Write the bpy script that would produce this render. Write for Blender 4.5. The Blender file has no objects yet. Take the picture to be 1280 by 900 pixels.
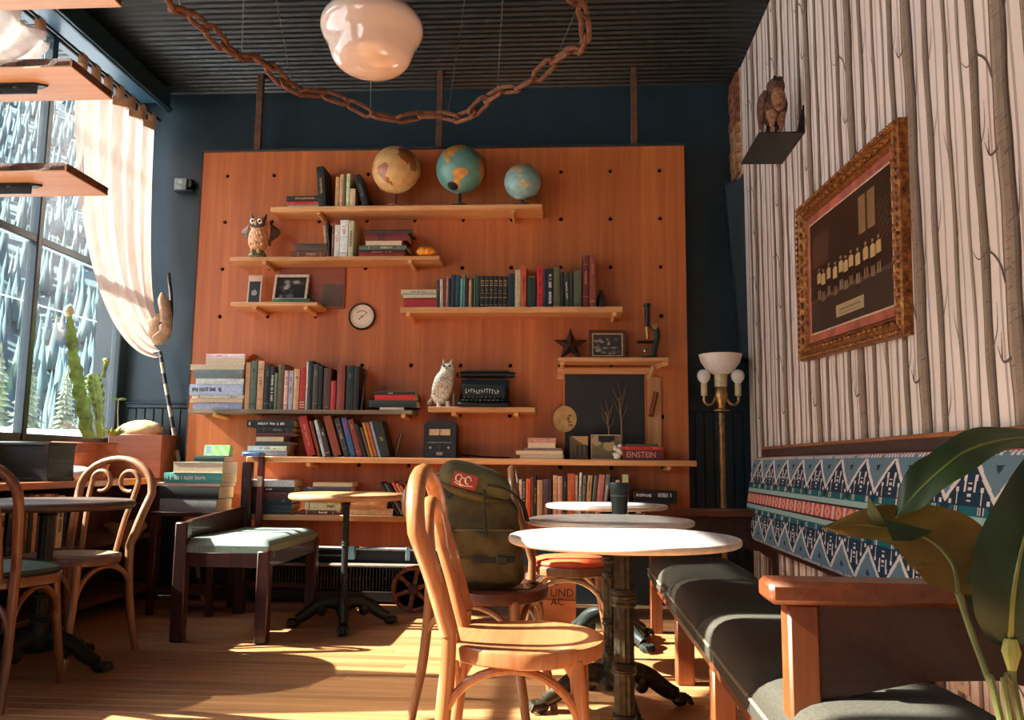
import bpy, math, random
import numpy as np
from mathutils import Vector, Matrix, Euler
random.seed(7)
scene = bpy.context.scene
COL = scene.collection
PI = math.pi
R = math.radians

# ------------------------------------------------------------------ camera
F, YAW, PITCH, ROLL, CAMH = 1030.0, .0652014, .124286, .0101263, .86
def cam_axes():
    cy, sy, cp, sp, cr, sr = math.cos(YAW), math.sin(YAW), math.cos(PITCH), math.sin(PITCH), math.cos(ROLL), math.sin(ROLL)
    fw = Vector((-sy * cp, cy * cp, sp)); rt = Vector((cy, sy, 0)); up = rt.cross(fw)
    return rt * cr + up * sr, -rt * sr + up * cr, fw
AX, AY, AZ = cam_axes()
cam = bpy.data.cameras.new('camera'); camo = bpy.data.objects.new('camera', cam); COL.objects.link(camo)
m = Matrix((AX, AY, -AZ)).transposed().to_4x4(); m.translation = (0, 0, CAMH)
camo.matrix_world = m
cam.sensor_width = 36; cam.lens = 36 * F / 1280; cam.clip_start = .05; cam.clip_end = 2000
scene.camera = camo
def ray(px, py): return AX * (px - 640) + AY * (450 - py) + AZ * F
def PY(px, py, y):
    d = ray(px, py); d = d * (y / d.y); return Vector((d.x, d.y, d.z + CAMH))
def PX(px, py, x):
    d = ray(px, py); d = d * (x / d.x); return Vector((d.x, d.y, d.z + CAMH))
def PZ(px, py, z):
    d = ray(px, py); d = d * ((z - CAMH) / d.z); return Vector((d.x, d.y, d.z + CAMH))

# ------------------------------------------------------------------ light
SUN = Vector((1, .05, -.76)).normalized()
w = bpy.data.worlds.new('sky'); scene.world = w; w.use_nodes = True
nt = w.node_tree; nt.nodes.clear()
sky = nt.nodes.new('ShaderNodeTexSky'); sky.sky_type = 'NISHITA'; sky.sun_disc = False
sky.sun_elevation = math.asin(-SUN.z); sky.sun_rotation = math.atan2(-SUN.x, -SUN.y); sky.dust_density = 2.5; sky.air_density = 1.0
bg = nt.nodes.new('ShaderNodeBackground'); bg.inputs['Strength'].default_value = .36
wo = nt.nodes.new('ShaderNodeOutputWorld')
nt.links.new(sky.outputs[0], bg.inputs[0]); nt.links.new(bg.outputs[0], wo.inputs[0])
sl = bpy.data.lights.new('sun', 'SUN'); sl.energy = 24; sl.angle = R(.6); sl.color = (1, .91, .78)
so = bpy.data.objects.new('sun', sl); COL.objects.link(so)
so.rotation_euler = SUN.to_track_quat('-Z', 'Y').to_euler(); so.location = (-8, 2, 6)
vs = scene.view_settings
vs.view_transform = 'Standard'; vs.look = 'None'; vs.gamma = 1; vs.use_curve_mapping = False; vs.exposure = 1.08
scene.cycles.max_bounces = 10; scene.cycles.diffuse_bounces = 6; scene.cycles.transparent_max_bounces = 12
scene.cycles.sample_clamp_indirect = 6; scene.cycles.caustics_reflective = False; scene.cycles.caustics_refractive = False

# ------------------------------------------------------------------ materials
def lin(c):
    return tuple(((v / 255) / 12.92 if v / 255 <= .04045 else ((v / 255 + .055) / 1.055) ** 2.4) for v in c)
def _nodes(name):
    mt = bpy.data.materials.new(name); mt.use_nodes = True; n = mt.node_tree
    return mt, n, n.nodes['Principled BSDF']
def _coord(n, scale=(1, 1, 1), kind='Object', rand=False):
    tc = n.nodes.new('ShaderNodeTexCoord'); mp = n.nodes.new('ShaderNodeMapping'); mp.inputs['Scale'].default_value = scale
    if kind == 'World':
        g = n.nodes.new('ShaderNodeNewGeometry'); src = g.outputs['Position']
    else: src = tc.outputs[kind]
    if rand:
        oi = n.nodes.new('ShaderNodeObjectInfo'); mu = n.nodes.new('ShaderNodeVectorMath'); mu.operation = 'MULTIPLY_ADD'
        cb = n.nodes.new('ShaderNodeCombineXYZ')
        for k in range(3): n.links.new(oi.outputs['Random'], cb.inputs[k])
        mu.inputs[1].default_value = (37, 53, 29)
        n.links.new(cb.outputs[0], mu.inputs[0]); n.links.new(src, mu.inputs[2]); src = mu.outputs[0]
    n.links.new(src, mp.inputs[0]); return mp.outputs[0]
def _ramp(n, fac, stops):
    r = n.nodes.new('ShaderNodeValToRGB'); e = r.color_ramp.elements
    while len(e) < len(stops): e.new(.5)
    for k, (p, c) in enumerate(stops): e[k].position = p; e[k].color = (*lin(c), 1)
    n.links.new(fac, r.inputs[0]); return r.outputs[0]
def _noise(n, v, scale, detail=4, rough=.6, dist=0):
    t = n.nodes.new('ShaderNodeTexNoise'); t.inputs['Scale'].default_value = scale; t.inputs['Detail'].default_value = detail
    t.inputs['Roughness'].default_value = rough; t.inputs['Distortion'].default_value = dist
    n.links.new(v, t.inputs['Vector']); return t.outputs[0]
def _bump(n, b, h, strength, dist=.01):
    bp = n.nodes.new('ShaderNodeBump'); bp.inputs['Strength'].default_value = strength; bp.inputs['Distance'].default_value = dist
    n.links.new(h, bp.inputs['Height']); n.links.new(bp.outputs[0], b.inputs['Normal'])
_cache = {}
def plain(rgb, rough=.6, metal=0, vary=.12, scale=30, bump=.0, coat=0, spec=.5, sss=0, bscale=None):
    key = (tuple(rgb), rough, metal, vary, scale, bump, coat, spec, sss)
    if key in _cache: return _cache[key]
    mt, n, b = _nodes('paint_%d_%d_%d' % tuple(int(v) for v in rgb))
    v = _coord(n)
    nz = _noise(n, v, scale)
    lo = tuple(x * (1 - vary) for x in rgb); hi = tuple(min(255, x * (1 + vary)) for x in rgb)
    n.links.new(_ramp(n, nz, [(.3, lo), (.7, hi)]), b.inputs['Base Color'])
    b.inputs['Roughness'].default_value = rough; b.inputs['Metallic'].default_value = metal
    b.inputs['Coat Weight'].default_value = coat; b.inputs['Specular IOR Level'].default_value = spec
    if sss: b.inputs['Subsurface Weight'].default_value = sss; b.inputs['Subsurface Radius'].default_value = (.02, .015, .01)
    if bump: _bump(n, b, _noise(n, v, bscale or scale * 3), bump, .004)
    _cache[key] = mt; return mt
def wood(name, dark, light, axis='x', rough=.45, fine=60, coat=0, bump=.15, rand=True, kind='Object', vary=True, stretch=.06, spec=.5):
    key = ('w', name)
    if key in _cache: return _cache[key]
    mt, n, b = _nodes(name)
    s = {'x': (stretch, 1, 1), 'y': (1, stretch, 1), 'z': (1, 1, stretch)}[axis]
    v = _coord(n, s, kind, rand)
    n1 = _noise(n, v, fine, 5, .65, .4); n2 = _noise(n, v, fine * .12, 3, .5, 1.2)
    mx = n.nodes.new('ShaderNodeMix'); mx.data_type = 'FLOAT'; mx.inputs[0].default_value = .45
    n.links.new(n1, mx.inputs[2]); n.links.new(n2, mx.inputs[3])
    mid = tuple((a + c) / 2 for a, c in zip(dark, light))
    c = _ramp(n, mx.outputs[0], [(.33, dark), (.5, mid), (.66, light)])
    if rand and vary:
        oi = n.nodes.new('ShaderNodeObjectInfo'); hs = n.nodes.new('ShaderNodeHueSaturation')
        mr = n.nodes.new('ShaderNodeMapRange'); mr.inputs['To Min'].default_value = .8; mr.inputs['To Max'].default_value = 1.18
        n.links.new(oi.outputs['Random'], mr.inputs[0]); n.links.new(mr.outputs[0], hs.inputs['Value'])
        n.links.new(c, hs.inputs['Color']); c = hs.outputs[0]
    n.links.new(c, b.inputs['Base Color']); b.inputs['Roughness'].default_value = rough; b.inputs['Coat Weight'].default_value = coat
    b.inputs['Specular IOR Level'].default_value = spec
    if bump: _bump(n, b, mx.outputs[0], bump, .002)
    _cache[key] = mt; return mt
def printed(rough=.6, spec=.4, name='printed_colour'):
    key = ('p', name, rough)
    if key in _cache: return _cache[key]
    mt, n, b = _nodes(name)
    a = n.nodes.new('ShaderNodeAttribute'); a.attribute_name = 'col'
    v = _coord(n); nz = _noise(n, v, 220)
    mx = n.nodes.new('ShaderNodeMix'); mx.data_type = 'RGBA'; mx.blend_type = 'MULTIPLY'; mx.inputs[0].default_value = .45
    n.links.new(a.outputs['Color'], mx.inputs[6]); n.links.new(_ramp(n, nz, [(.3, (190, 190, 190)), (.7, (255, 255, 255))]), mx.inputs[7])
    n.links.new(mx.outputs[2], b.inputs['Base Color']); b.inputs['Roughness'].default_value = rough; b.inputs['Specular IOR Level'].default_value = spec
    _cache[key] = mt; return mt
def glass_pane():
    mt = bpy.data.materials.new('window_glass'); mt.use_nodes = True; n = mt.node_tree; n.nodes.clear()
    o = n.nodes.new('ShaderNodeOutputMaterial'); t = n.nodes.new('ShaderNodeBsdfTransparent'); g = n.nodes.new('ShaderNodeBsdfGlossy')
    d = n.nodes.new('ShaderNodeBsdfDiffuse'); d.inputs[0].default_value = (.8, .85, .9, 1)
    g.inputs['Roughness'].default_value = .02; t.inputs[0].default_value = (.86, .90, .91, 1)
    lw = n.nodes.new('ShaderNodeLayerWeight'); lw.inputs[0].default_value = .5; pw = n.nodes.new('ShaderNodeMath'); pw.operation = 'POWER'; pw.inputs[1].default_value = 4
    fr = n.nodes.new('ShaderNodeMath'); fr.operation = 'MULTIPLY_ADD'; fr.inputs[1].default_value = .35; fr.inputs[2].default_value = .02
    n.links.new(lw.outputs['Facing'], pw.inputs[0]); n.links.new(pw.outputs[0], fr.inputs[0])
    mx = n.nodes.new('ShaderNodeMixShader'); mx2 = n.nodes.new('ShaderNodeMixShader')
    v = _coord(n, (1, 1, .4)); nz = _noise(n, v, 5, 6, .7); mr = n.nodes.new('ShaderNodeMapRange')
    mr.inputs['From Min'].default_value = .4; mr.inputs['From Max'].default_value = .8; mr.inputs['To Min'].default_value = .03; mr.inputs['To Max'].default_value = .09
    n.links.new(nz, mr.inputs[0]); n.links.new(mr.outputs[0], mx2.inputs[0])
    n.links.new(fr.outputs[0], mx.inputs[0]); n.links.new(t.outputs[0], mx.inputs[1]); n.links.new(g.outputs[0], mx.inputs[2])
    n.links.new(mx.outputs[0], mx2.inputs[1]); n.links.new(d.outputs[0], mx2.inputs[2]); n.links.new(mx2.outputs[0], o.inputs[0])
    return mt
def sheer():
    mt = bpy.data.materials.new('sheer_cotton'); mt.use_nodes = True; n = mt.node_tree; n.nodes.clear()
    o = n.nodes.new('ShaderNodeOutputMaterial'); t = n.nodes.new('ShaderNodeBsdfTransparent'); d = n.nodes.new('ShaderNodeBsdfDiffuse'); tl = n.nodes.new('ShaderNodeBsdfTranslucent')
    v = _coord(n, (1, 1, .2)); c = _ramp(n, _noise(n, v, 30), [(.3, (198, 178, 168)), (.7, (218, 200, 190))])
    n.links.new(c, d.inputs[0]); n.links.new(c, tl.inputs[0])
    m1 = n.nodes.new('ShaderNodeMixShader'); m1.inputs[0].default_value = .18; m2 = n.nodes.new('ShaderNodeMixShader'); m2.inputs[0].default_value = .14
    n.links.new(d.outputs[0], m1.inputs[1]); n.links.new(tl.outputs[0], m1.inputs[2])
    n.links.new(m1.outputs[0], m2.inputs[1]); n.links.new(t.outputs[0], m2.inputs[2]); n.links.new(m2.outputs[0], o.inputs[0])
    return mt
def leafmat(name, top, under, rough=.35):
    mt, n, b = _nodes(name)
    g = n.nodes.new('ShaderNodeNewGeometry'); v = _coord(n)
    nz = _noise(n, v, 14, 4)
    a = _ramp(n, nz, [(.3, tuple(x * .75 for x in top)), (.7, tuple(min(255, x * 1.2) for x in top))])
    u = _ramp(n, nz, [(.3, tuple(x * .7 for x in under)), (.7, tuple(min(255, x * 1.15) for x in under))])
    mx = n.nodes.new('ShaderNodeMix'); mx.data_type = 'RGBA'
    n.links.new(g.outputs['Backfacing'], mx.inputs[0]); n.links.new(a, mx.inputs[6]); n.links.new(u, mx.inputs[7])
    n.links.new(mx.outputs[2], b.inputs['Base Color']); b.inputs['Roughness'].default_value = rough
    tr = n.nodes.new('ShaderNodeBsdfTranslucent'); n.links.new(mx.outputs[2], tr.inputs[0])
    ms = n.nodes.new('ShaderNodeMixShader'); ms.inputs[0].default_value = .18
    o = n.nodes['Material Output']; n.links.new(b.outputs[0], ms.inputs[1]); n.links.new(tr.outputs[0], ms.inputs[2]); n.links.new(ms.outputs[0], o.inputs[0])
    return mt

# ------------------------------------------------------------------ mesh builder
def rotm(axis, deg): return Matrix.Rotation(R(deg), 4, axis)
class MB:
    def __init__(s): s.v = []; s.f = []
    def add(s, vs_, fs, M=None):
        o = len(s.v)
        if M is not None: vs_ = [M @ Vector(p) for p in vs_]
        s.v += [tuple(p) for p in vs_]; s.f += [tuple(i + o for i in f) for f in fs]; return s
    def box(s, c, d, M=None, bev=0):
        x, y, z = (k / 2 for k in d)
        T = Matrix.Translation(c); M = T if M is None else M @ T
        if not bev:
            vs_ = [(a * x, b * y, e * z) for a in (-1, 1) for b in (-1, 1) for e in (-1, 1)]
            return s.add(vs_, [(0, 1, 3, 2), (4, 6, 7, 5), (0, 4, 5, 1), (2, 3, 7, 6), (0, 2, 6, 4), (1, 5, 7, 3)], M)
        bev = min(bev, x * .95, y * .95, z * .95); vs_ = []; idx = {}
        for a in (-1, 1):
            for b in (-1, 1):
                for e in (-1, 1):
                    for k in range(3):
                        p = [a * (x - bev), b * (y - bev), e * (z - bev)]; p[k] = (a * x, b * y, e * z)[k]
                        idx[a, b, e, k] = len(vs_); vs_.append(p)
        fs = []
        S = (-1, 1)
        for q in S:
            fs.append([idx[q, b, e, 0] for b, e in ((-1, -1), (1, -1), (1, 1), (-1, 1))][::q])
            fs.append([idx[a, q, e, 1] for e, a in ((-1, -1), (1, -1), (1, 1), (-1, 1))][::q])
            fs.append([idx[a, b, q, 2] for a, b in ((-1, -1), (1, -1), (1, 1), (-1, 1))][::q])
        for p in S:
            for q in S:
                fs.append([idx[p, q, -1, 0], idx[p, q, 1, 0], idx[p, q, 1, 1], idx[p, q, -1, 1]][::-p * q])
                fs.append([idx[p, -1, q, 0], idx[p, 1, q, 0], idx[p, 1, q, 2], idx[p, -1, q, 2]][::p * q])
                fs.append([idx[-1, p, q, 1], idx[1, p, q, 1], idx[1, p, q, 2], idx[-1, p, q, 2]][::-p * q])
        for a in S:
            for b in S:
                for e in S: fs.append([idx[a, b, e, k] for k in range(3)][::a * b * e])
        return s.add(vs_, fs, M)
    def tube(s, pts, r, n=8, closed=False, cap=True, flat=1.0, ref=None):
        pts = [Vector(p) for p in pts]; N = len(pts)
        if not hasattr(r, '__len__'): r = [r] * N
        tg = []
        for i in range(N):
            if closed: t = pts[(i + 1) % N] - pts[i - 1]
            else: t = pts[min(i + 1, N - 1)] - pts[max(i - 1, 0)]
            tg.append(t.normalized() if t.length > 1e-9 else Vector((0, 0, 1)))
        u = Vector(ref) if ref is not None else (Vector((0, 0, 1)) if abs(tg[0].z) < .9 else Vector((1, 0, 0)))
        vs_ = []
        for i in range(N):
            t = tg[i]; u = (u - t * u.dot(t))
            if u.length < 1e-6: u = t.orthogonal()
            u = u.normalized(); b = t.cross(u)
            for k in range(n):
                a = 2 * PI * k / n; vs_.append(pts[i] + (u * math.cos(a) * flat + b * math.sin(a)) * r[i])
        fs = []
        for i in range(N if closed else N - 1):
            j = (i + 1) % N
            for k in range(n): fs.append((i * n + k, i * n + (k + 1) % n, j * n + (k + 1) % n, j * n + k))
        if cap and not closed: fs.append(tuple(range(n))[::-1]); fs.append(tuple((N - 1) * n + k for k in range(n)))
        return s.add(vs_, fs)
    def cyl(s, p0, p1, r0, r1=None, n=16): return s.tube([p0, p1], [r0, r0 if r1 is None else r1], n)
    def lathe(s, prof, n=24, c=(0, 0, 0), M=None, cap=True):
        vs_ = []; T = Matrix.Translation(c); M = T if M is None else M @ T; rings = []
        for r, z in prof:
            if r < 1e-5: rings.append([len(vs_)]); vs_.append((0, 0, z)); continue
            rings.append(list(range(len(vs_), len(vs_) + n)))
            for k in range(n): vs_.append((r * math.cos(2 * PI * k / n), r * math.sin(2 * PI * k / n), z))
        fs = []
        for A, B in zip(rings, rings[1:]):
            for k in range(n):
                k2 = (k + 1) % n
                if len(A) == 1 and len(B) == 1: continue
                if len(A) == 1: fs.append((A[0], B[k2], B[k]))
                elif len(B) == 1: fs.append((A[k], A[k2], B[0]))
                else: fs.append((A[k], A[k2], B[k2], B[k]))
        if cap and len(rings[0]) > 1: fs.append(tuple(rings[0])[::-1])
        if cap and len(rings[-1]) > 1: fs.append(tuple(rings[-1]))
        return s.add(vs_, fs, M)
    def prism(s, poly, d0, d1, M=None):
        n = len(poly); vs_ = [(x, y, d0) for x, y in poly] + [(x, y, d1) for x, y in poly]
        fs = [tuple(range(n))[::-1], tuple(range(n, 2 * n))] + [(k, (k + 1) % n, n + (k + 1) % n, n + k) for k in range(n)]
        return s.add(vs_, fs, M)
    def grid(s, fn, nu, nv, wrap=False):
        vs_ = [fn(i / nu, j / nv) for j in range(nv + 1) for i in range(nu + (0 if wrap else 1))]
        W = nu if wrap else nu + 1; fs = []
        for j in range(nv):
            for i in range(nu): fs.append((j * W + i, j * W + (i + 1) % W, (j + 1) * W + (i + 1) % W, (j + 1) * W + i))
        return s.add(vs_, fs)
    def ball(s, c, r, n=16, m=10, M=None):
        if not hasattr(r, '__len__'): r = (r, r, r)
        T = Matrix.Translation(c); M = T if M is None else M @ T
        vs_ = [(0, 0, -r[2])]
        for j in range(1, m):
            p = -PI / 2 + PI * j / m
            for k in range(n):
                a = 2 * PI * k / n; vs_.append((r[0] * math.cos(a) * math.cos(p), r[1] * math.sin(a) * math.cos(p), r[2] * math.sin(p)))
        vs_.append((0, 0, r[2])); fs = []
        for k in range(n): fs.append((0, 1 + (k + 1) % n, 1 + k))
        for j in range(m - 2):
            for k in range(n): fs.append((1 + j * n + k, 1 + j * n + (k + 1) % n, 1 + (j + 1) * n + (k + 1) % n, 1 + (j + 1) * n + k))
        L = len(vs_) - 1; o = 1 + (m - 2) * n
        for k in range(n): fs.append((o + k, o + (k + 1) % n, L))
        return s.add(vs_, fs, M)
    def mesh(s, name, mat, smooth=True, angle=38):
        me = bpy.data.meshes.new(name); me.from_pydata(s.v, [], s.f); me.materials.append(mat)
        if smooth:
            me.polygons.foreach_set('use_smooth', [True] * len(me.polygons)); me.set_sharp_from_angle(angle=R(angle))
        return me
    def build(s, name, mat, parent=None, label=None, smooth=True, angle=38):
        o = bpy.data.objects.new(name, s.mesh(name, mat, smooth, angle)); COL.objects.link(o)
        if parent is not None: o.parent = parent
        if label: o['label'] = label
        return o
def thing(name, label, cat, loc=(0, 0, 0), rz=0, group=None, rot=None):
    o = bpy.data.objects.new(name, None); COL.objects.link(o); o.empty_display_size = .05
    o.location = loc; o.rotation_euler = rot if rot is not None else (0, 0, R(rz)); o['label'] = label; o['category'] = cat
    if group: o['group'] = group
    return o
def tag(o, label, cat, group=None):
    o['label'] = label; o['category'] = cat
    if group: o['group'] = group
    return o
def struct(o): o['kind'] = 'structure'; return o
def stuff(o): o['kind'] = 'stuff'; return o
def copyobj(o, parent=None):
    c = o.copy(); COL.objects.link(c)
    if parent is not None: c.parent = parent
    return c
def copytree(o, parent=None):
    c = copyobj(o, parent)
    for ch in list(o.children): copytree(ch, c)
    return c
def color_faces(me, cols):
    a = me.color_attributes.new('col', 'FLOAT_COLOR', 'CORNER')
    arr = np.ones((len(me.loops), 4), dtype=np.float32); i = 0
    n = np.array([p.loop_total for p in me.polygons]); c = np.array(cols, dtype=np.float32)
    arr[:, :3] = np.repeat(c, n, axis=0); a.data.foreach_set('color', arr.ravel())
_lc = {}
def L(c):
    if c not in _lc: _lc[c] = lin(c)
    return _lc[c]
def picture(name, parent, w_, h_, nx, ny, fn, M, rough=.5, thick=.002, label=None):
    """flat printed sheet: local x in [-w/2,w/2], z in [0,h], facing -y; fn(u, v) -> sRGB"""
    mb = MB(); mb.grid(lambda u, v: M @ Vector(((u - .5) * w_, 0, v * h_)), nx, ny)
    nf = len(mb.f)
    mb.box((0, thick / 2 + .0003, h_ / 2), (w_, thick, h_), M)
    me = mb.mesh(name, printed(rough), False)
    cols = [L(tuple(fn((i + .5) / nx, (j + .5) / ny))) for j in range(ny) for i in range(nx)] + [L((90, 80, 70))] * (len(mb.f) - nf)
    color_faces(me, cols)
    o = bpy.data.objects.new(name, me); COL.objects.link(o)
    if parent is not None: o.parent = parent
    if label: o['label'] = label
    return o
def bez(pts, n):
    out = []; pts = [Vector(p) for p in pts]
    for i in range(n + 1):
        q = list(pts); t = i / n
        while len(q) > 1: q = [a.lerp(b, t) for a, b in zip(q, q[1:])]
        out.append(q[0])
    return out
def spline(pts, n=6):
    pts = [Vector(p) for p in pts]; P = [pts[0] * 2 - pts[1]] + pts + [pts[-1] * 2 - pts[-2]]; out = []
    for i in range(1, len(P) - 2):
        for k in range(n):
            t = k / n; a, b, c, d = P[i - 1:i + 3]
            out.append(.5 * ((2 * b) + (c - a) * t + (2 * a - 5 * b + 4 * c - d) * t * t + (3 * b - a - 3 * c + d) * t ** 3))
    out.append(pts[-1]); return out
def textobj(s_, size, mat, parent, loc, rot, name='lettering', extrude=.0006, align='CENTER', xs=1):
    cu = bpy.data.curves.new(name, 'FONT'); cu.body = s_; cu.size = size; cu.extrude = extrude; cu.align_x = align; cu.align_y = 'CENTER'
    cu.materials.append(mat); cu.resolution_u = 2
    tmp = bpy.data.objects.new(name, cu); COL.objects.link(tmp); bpy.context.view_layer.update()
    me = bpy.data.meshes.new_from_object(tmp.evaluated_get(bpy.context.evaluated_depsgraph_get())); bpy.data.objects.remove(tmp)
    o = bpy.data.objects.new(name, me); COL.objects.link(o); o.parent = parent; o.location = loc; o.rotation_euler = rot; o.scale = (xs, 1, 1)
    return stuff(o)

# shared materials
M_oak = wood('shelf_pine', (176, 112, 62), (226, 168, 112), 'x', .5)
M_oakz = wood('peg_pine', (196, 130, 74), (232, 176, 116), 'y', .55)
M_grey = wood('weathered_board', (92, 78, 62), (150, 130, 106), 'x', .7)
M_bent = wood('bentwood_light', (132, 78, 44), (184, 124, 80), 'z', .33, coat=.25, vary=False)
M_bentd = wood('bentwood_dark', (70, 38, 20), (122, 72, 40), 'z', .36, coat=.25, vary=False)
M_bentm = wood('bentwood_worn', (104, 66, 40), (160, 112, 74), 'z', .38, coat=.2, vary=False)
M_maho = wood('dark_mahogany', (38, 16, 10), (74, 34, 22), 'z', .35, coat=.3)
M_bench = wood('bench_oak', (104, 50, 22), (158, 84, 42), 'z', .4, coat=.2)
M_benchx = wood('bench_oak_long', (84, 40, 18), (132, 68, 34), 'y', .4, coat=.2)
M_iron = plain((38, 40, 36), .5, .6, .3, 60, .2)
M_rust = plain((112, 70, 46), .75, .35, .35, 45, .5)
M_black = plain((24, 24, 24), .45)
M_brass = plain((176, 130, 76), .35, .85, .2, 40)
M_white = plain((236, 232, 224), .5, vary=.03)
M_page = plain((214, 196, 164), .85, vary=.1, scale=200)
M_steel = plain((44, 42, 38), .45, .5, .2)

# ================================================================== SETTING
XL, XR, YB, YF_, ZC = -2.88, 1.10, 5.25, -2.2, 3.355
YP = 4.97                                        # front face of the plywood feature wall
M_navy = plain((30, 47, 55), .42, vary=.1, scale=6, bump=.05)
M_navyl = plain((36, 66, 82), .4, vary=.08, scale=8)
M_frame = plain((24, 42, 50), .4, vary=.1)
# ---- floor
mb = MB(); mb.box(((XL + XR) / 2, 1.525, -.06), (XR - XL + .6, 7.95, .1))
floor = struct(mb.build('floor', wood('floor_maple_base', (120, 76, 42), (170, 116, 68), 'x', .35, kind='World')))
M_plank = wood('floor_maple', (142, 96, 60), (198, 146, 98), 'x', .33, 42, coat=.15, rand=True, kind='World', stretch=.035)
plank_me = {}
def plank(x0, x1, y0, wd):
    ln = round((x1 - x0) / .1) * .1
    k = round(ln, 1)
    if k not in plank_me:
        q = MB(); q.box((0, 0, 0), (k - .0006, wd - .0009, .0098), bev=.0007); plank_me[k] = q.mesh('plank', M_plank, False)
    o = bpy.data.objects.new('plank', plank_me[k]); COL.objects.link(o); o.parent = floor
    o.location = ((x0 + x1) / 2, y0 + wd / 2, -.0049)
y = 2.02; PW = .07
rnd = random.Random(3)
while y < 5.24:
    x = XL - .1 * rnd.randint(0, 8); row = []
    while x < XR:
        l = .1 * rnd.randint(9, 19); x1 = x + l
        if x1 > XL + .05: plank(x, x1, y, PW)
        x = x1
    y += PW
q = MB()
yy = -2.4
while yy < 2.0:
    q.box(((XL + XR) / 2, yy + PW / 2, -.0049), (XR - XL + .1, PW - .002, .0098)); yy += PW
q.box(((XL + XR) / 2, 2.012, -.0049), (XR - XL + .1, .013, .0098))
o = stuff(q.build('strip_flooring', M_plank, floor, smooth=False))
# ---- ceiling: corrugated dark metal sheet
mtl, n_, b_ = _nodes('ceiling_metal_paint')
v_ = _coord(n_, (.2, 1, 1)); n_.links.new(_ramp(n_, _noise(n_, v_, 14), [(.3, (10, 18, 21)), (.7, (19, 30, 34))]), b_.inputs['Base Color'])
b_.inputs['Roughness'].default_value = .36
mb = MB(); per = .056; nrm = int((YB + .1 - YF_) / per); prof = []
for i in range(nrm):
    y0 = YF_ + i * per
    for dy, dz in ((0, 0), (.020, 0), (.028, .013), (.048, .013)): prof.append((y0 + dy, ZC + dz))
prof.append((YB + .1, ZC))
vs_ = [(x, yy, zz) for x in (XL - .3, XR + .3) for yy, zz in prof]; n0 = len(prof)
mb.add(vs_, [(k, k + 1, n0 + k + 1, n0 + k) for k in range(n0 - 1)])
mb.box(((XL + XR) / 2, 1.5, ZC + .06), (XR - XL + .6, 7.8, .05))
struct(mb.build('ceiling', mtl, smooth=False))
# ---- walls
mb = MB(); mb.box(((XL + XR) / 2, YB + .05, ZC / 2), (XR - XL + .5, .1, ZC))
wall_back = struct(mb.build('wall_back', M_navy, smooth=False))
mb = MB(); mb.box((-2.55, YB - .012, 1.207), (.66, .024, .03), bev=.006); mb.box((-2.55, YB - .018, 1.226), (.66, .036, .014), bev=.004)
struct(mb.build('trim_1', M_navy))
q = MB(); q.box((0, 0, 0), (.056, .01, 1.19), bev=.004); bead = q.mesh('beadboard_plank', M_navy, False)
for i in range(9):
    o = bpy.data.objects.new('plank', bead); COL.objects.link(o); o.parent = wall_back; o.location = (XL + .04 + i * .06, YB - .005, .597)
for i in range(6):
    o = bpy.data.objects.new('plank', bead); COL.objects.link(o); o.parent = wall_back; o.location = (.78 + i * .06, YB - .005, .597)
M_paper = plain((246, 226, 212), .62, vary=.03, scale=3)
mb = MB(); mb.box((XR + .05, 1.4, ZC / 2), (.1, 7.2, ZC))
wall_right = struct(mb.build('wall_right', M_paper, smooth=False))
mb = MB(); mb.box((XR + .18, 5.1, ZC / 2), (.12, .4, ZC)); wr2 = struct(mb.build('wall_end', M_navy, smooth=False))
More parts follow.
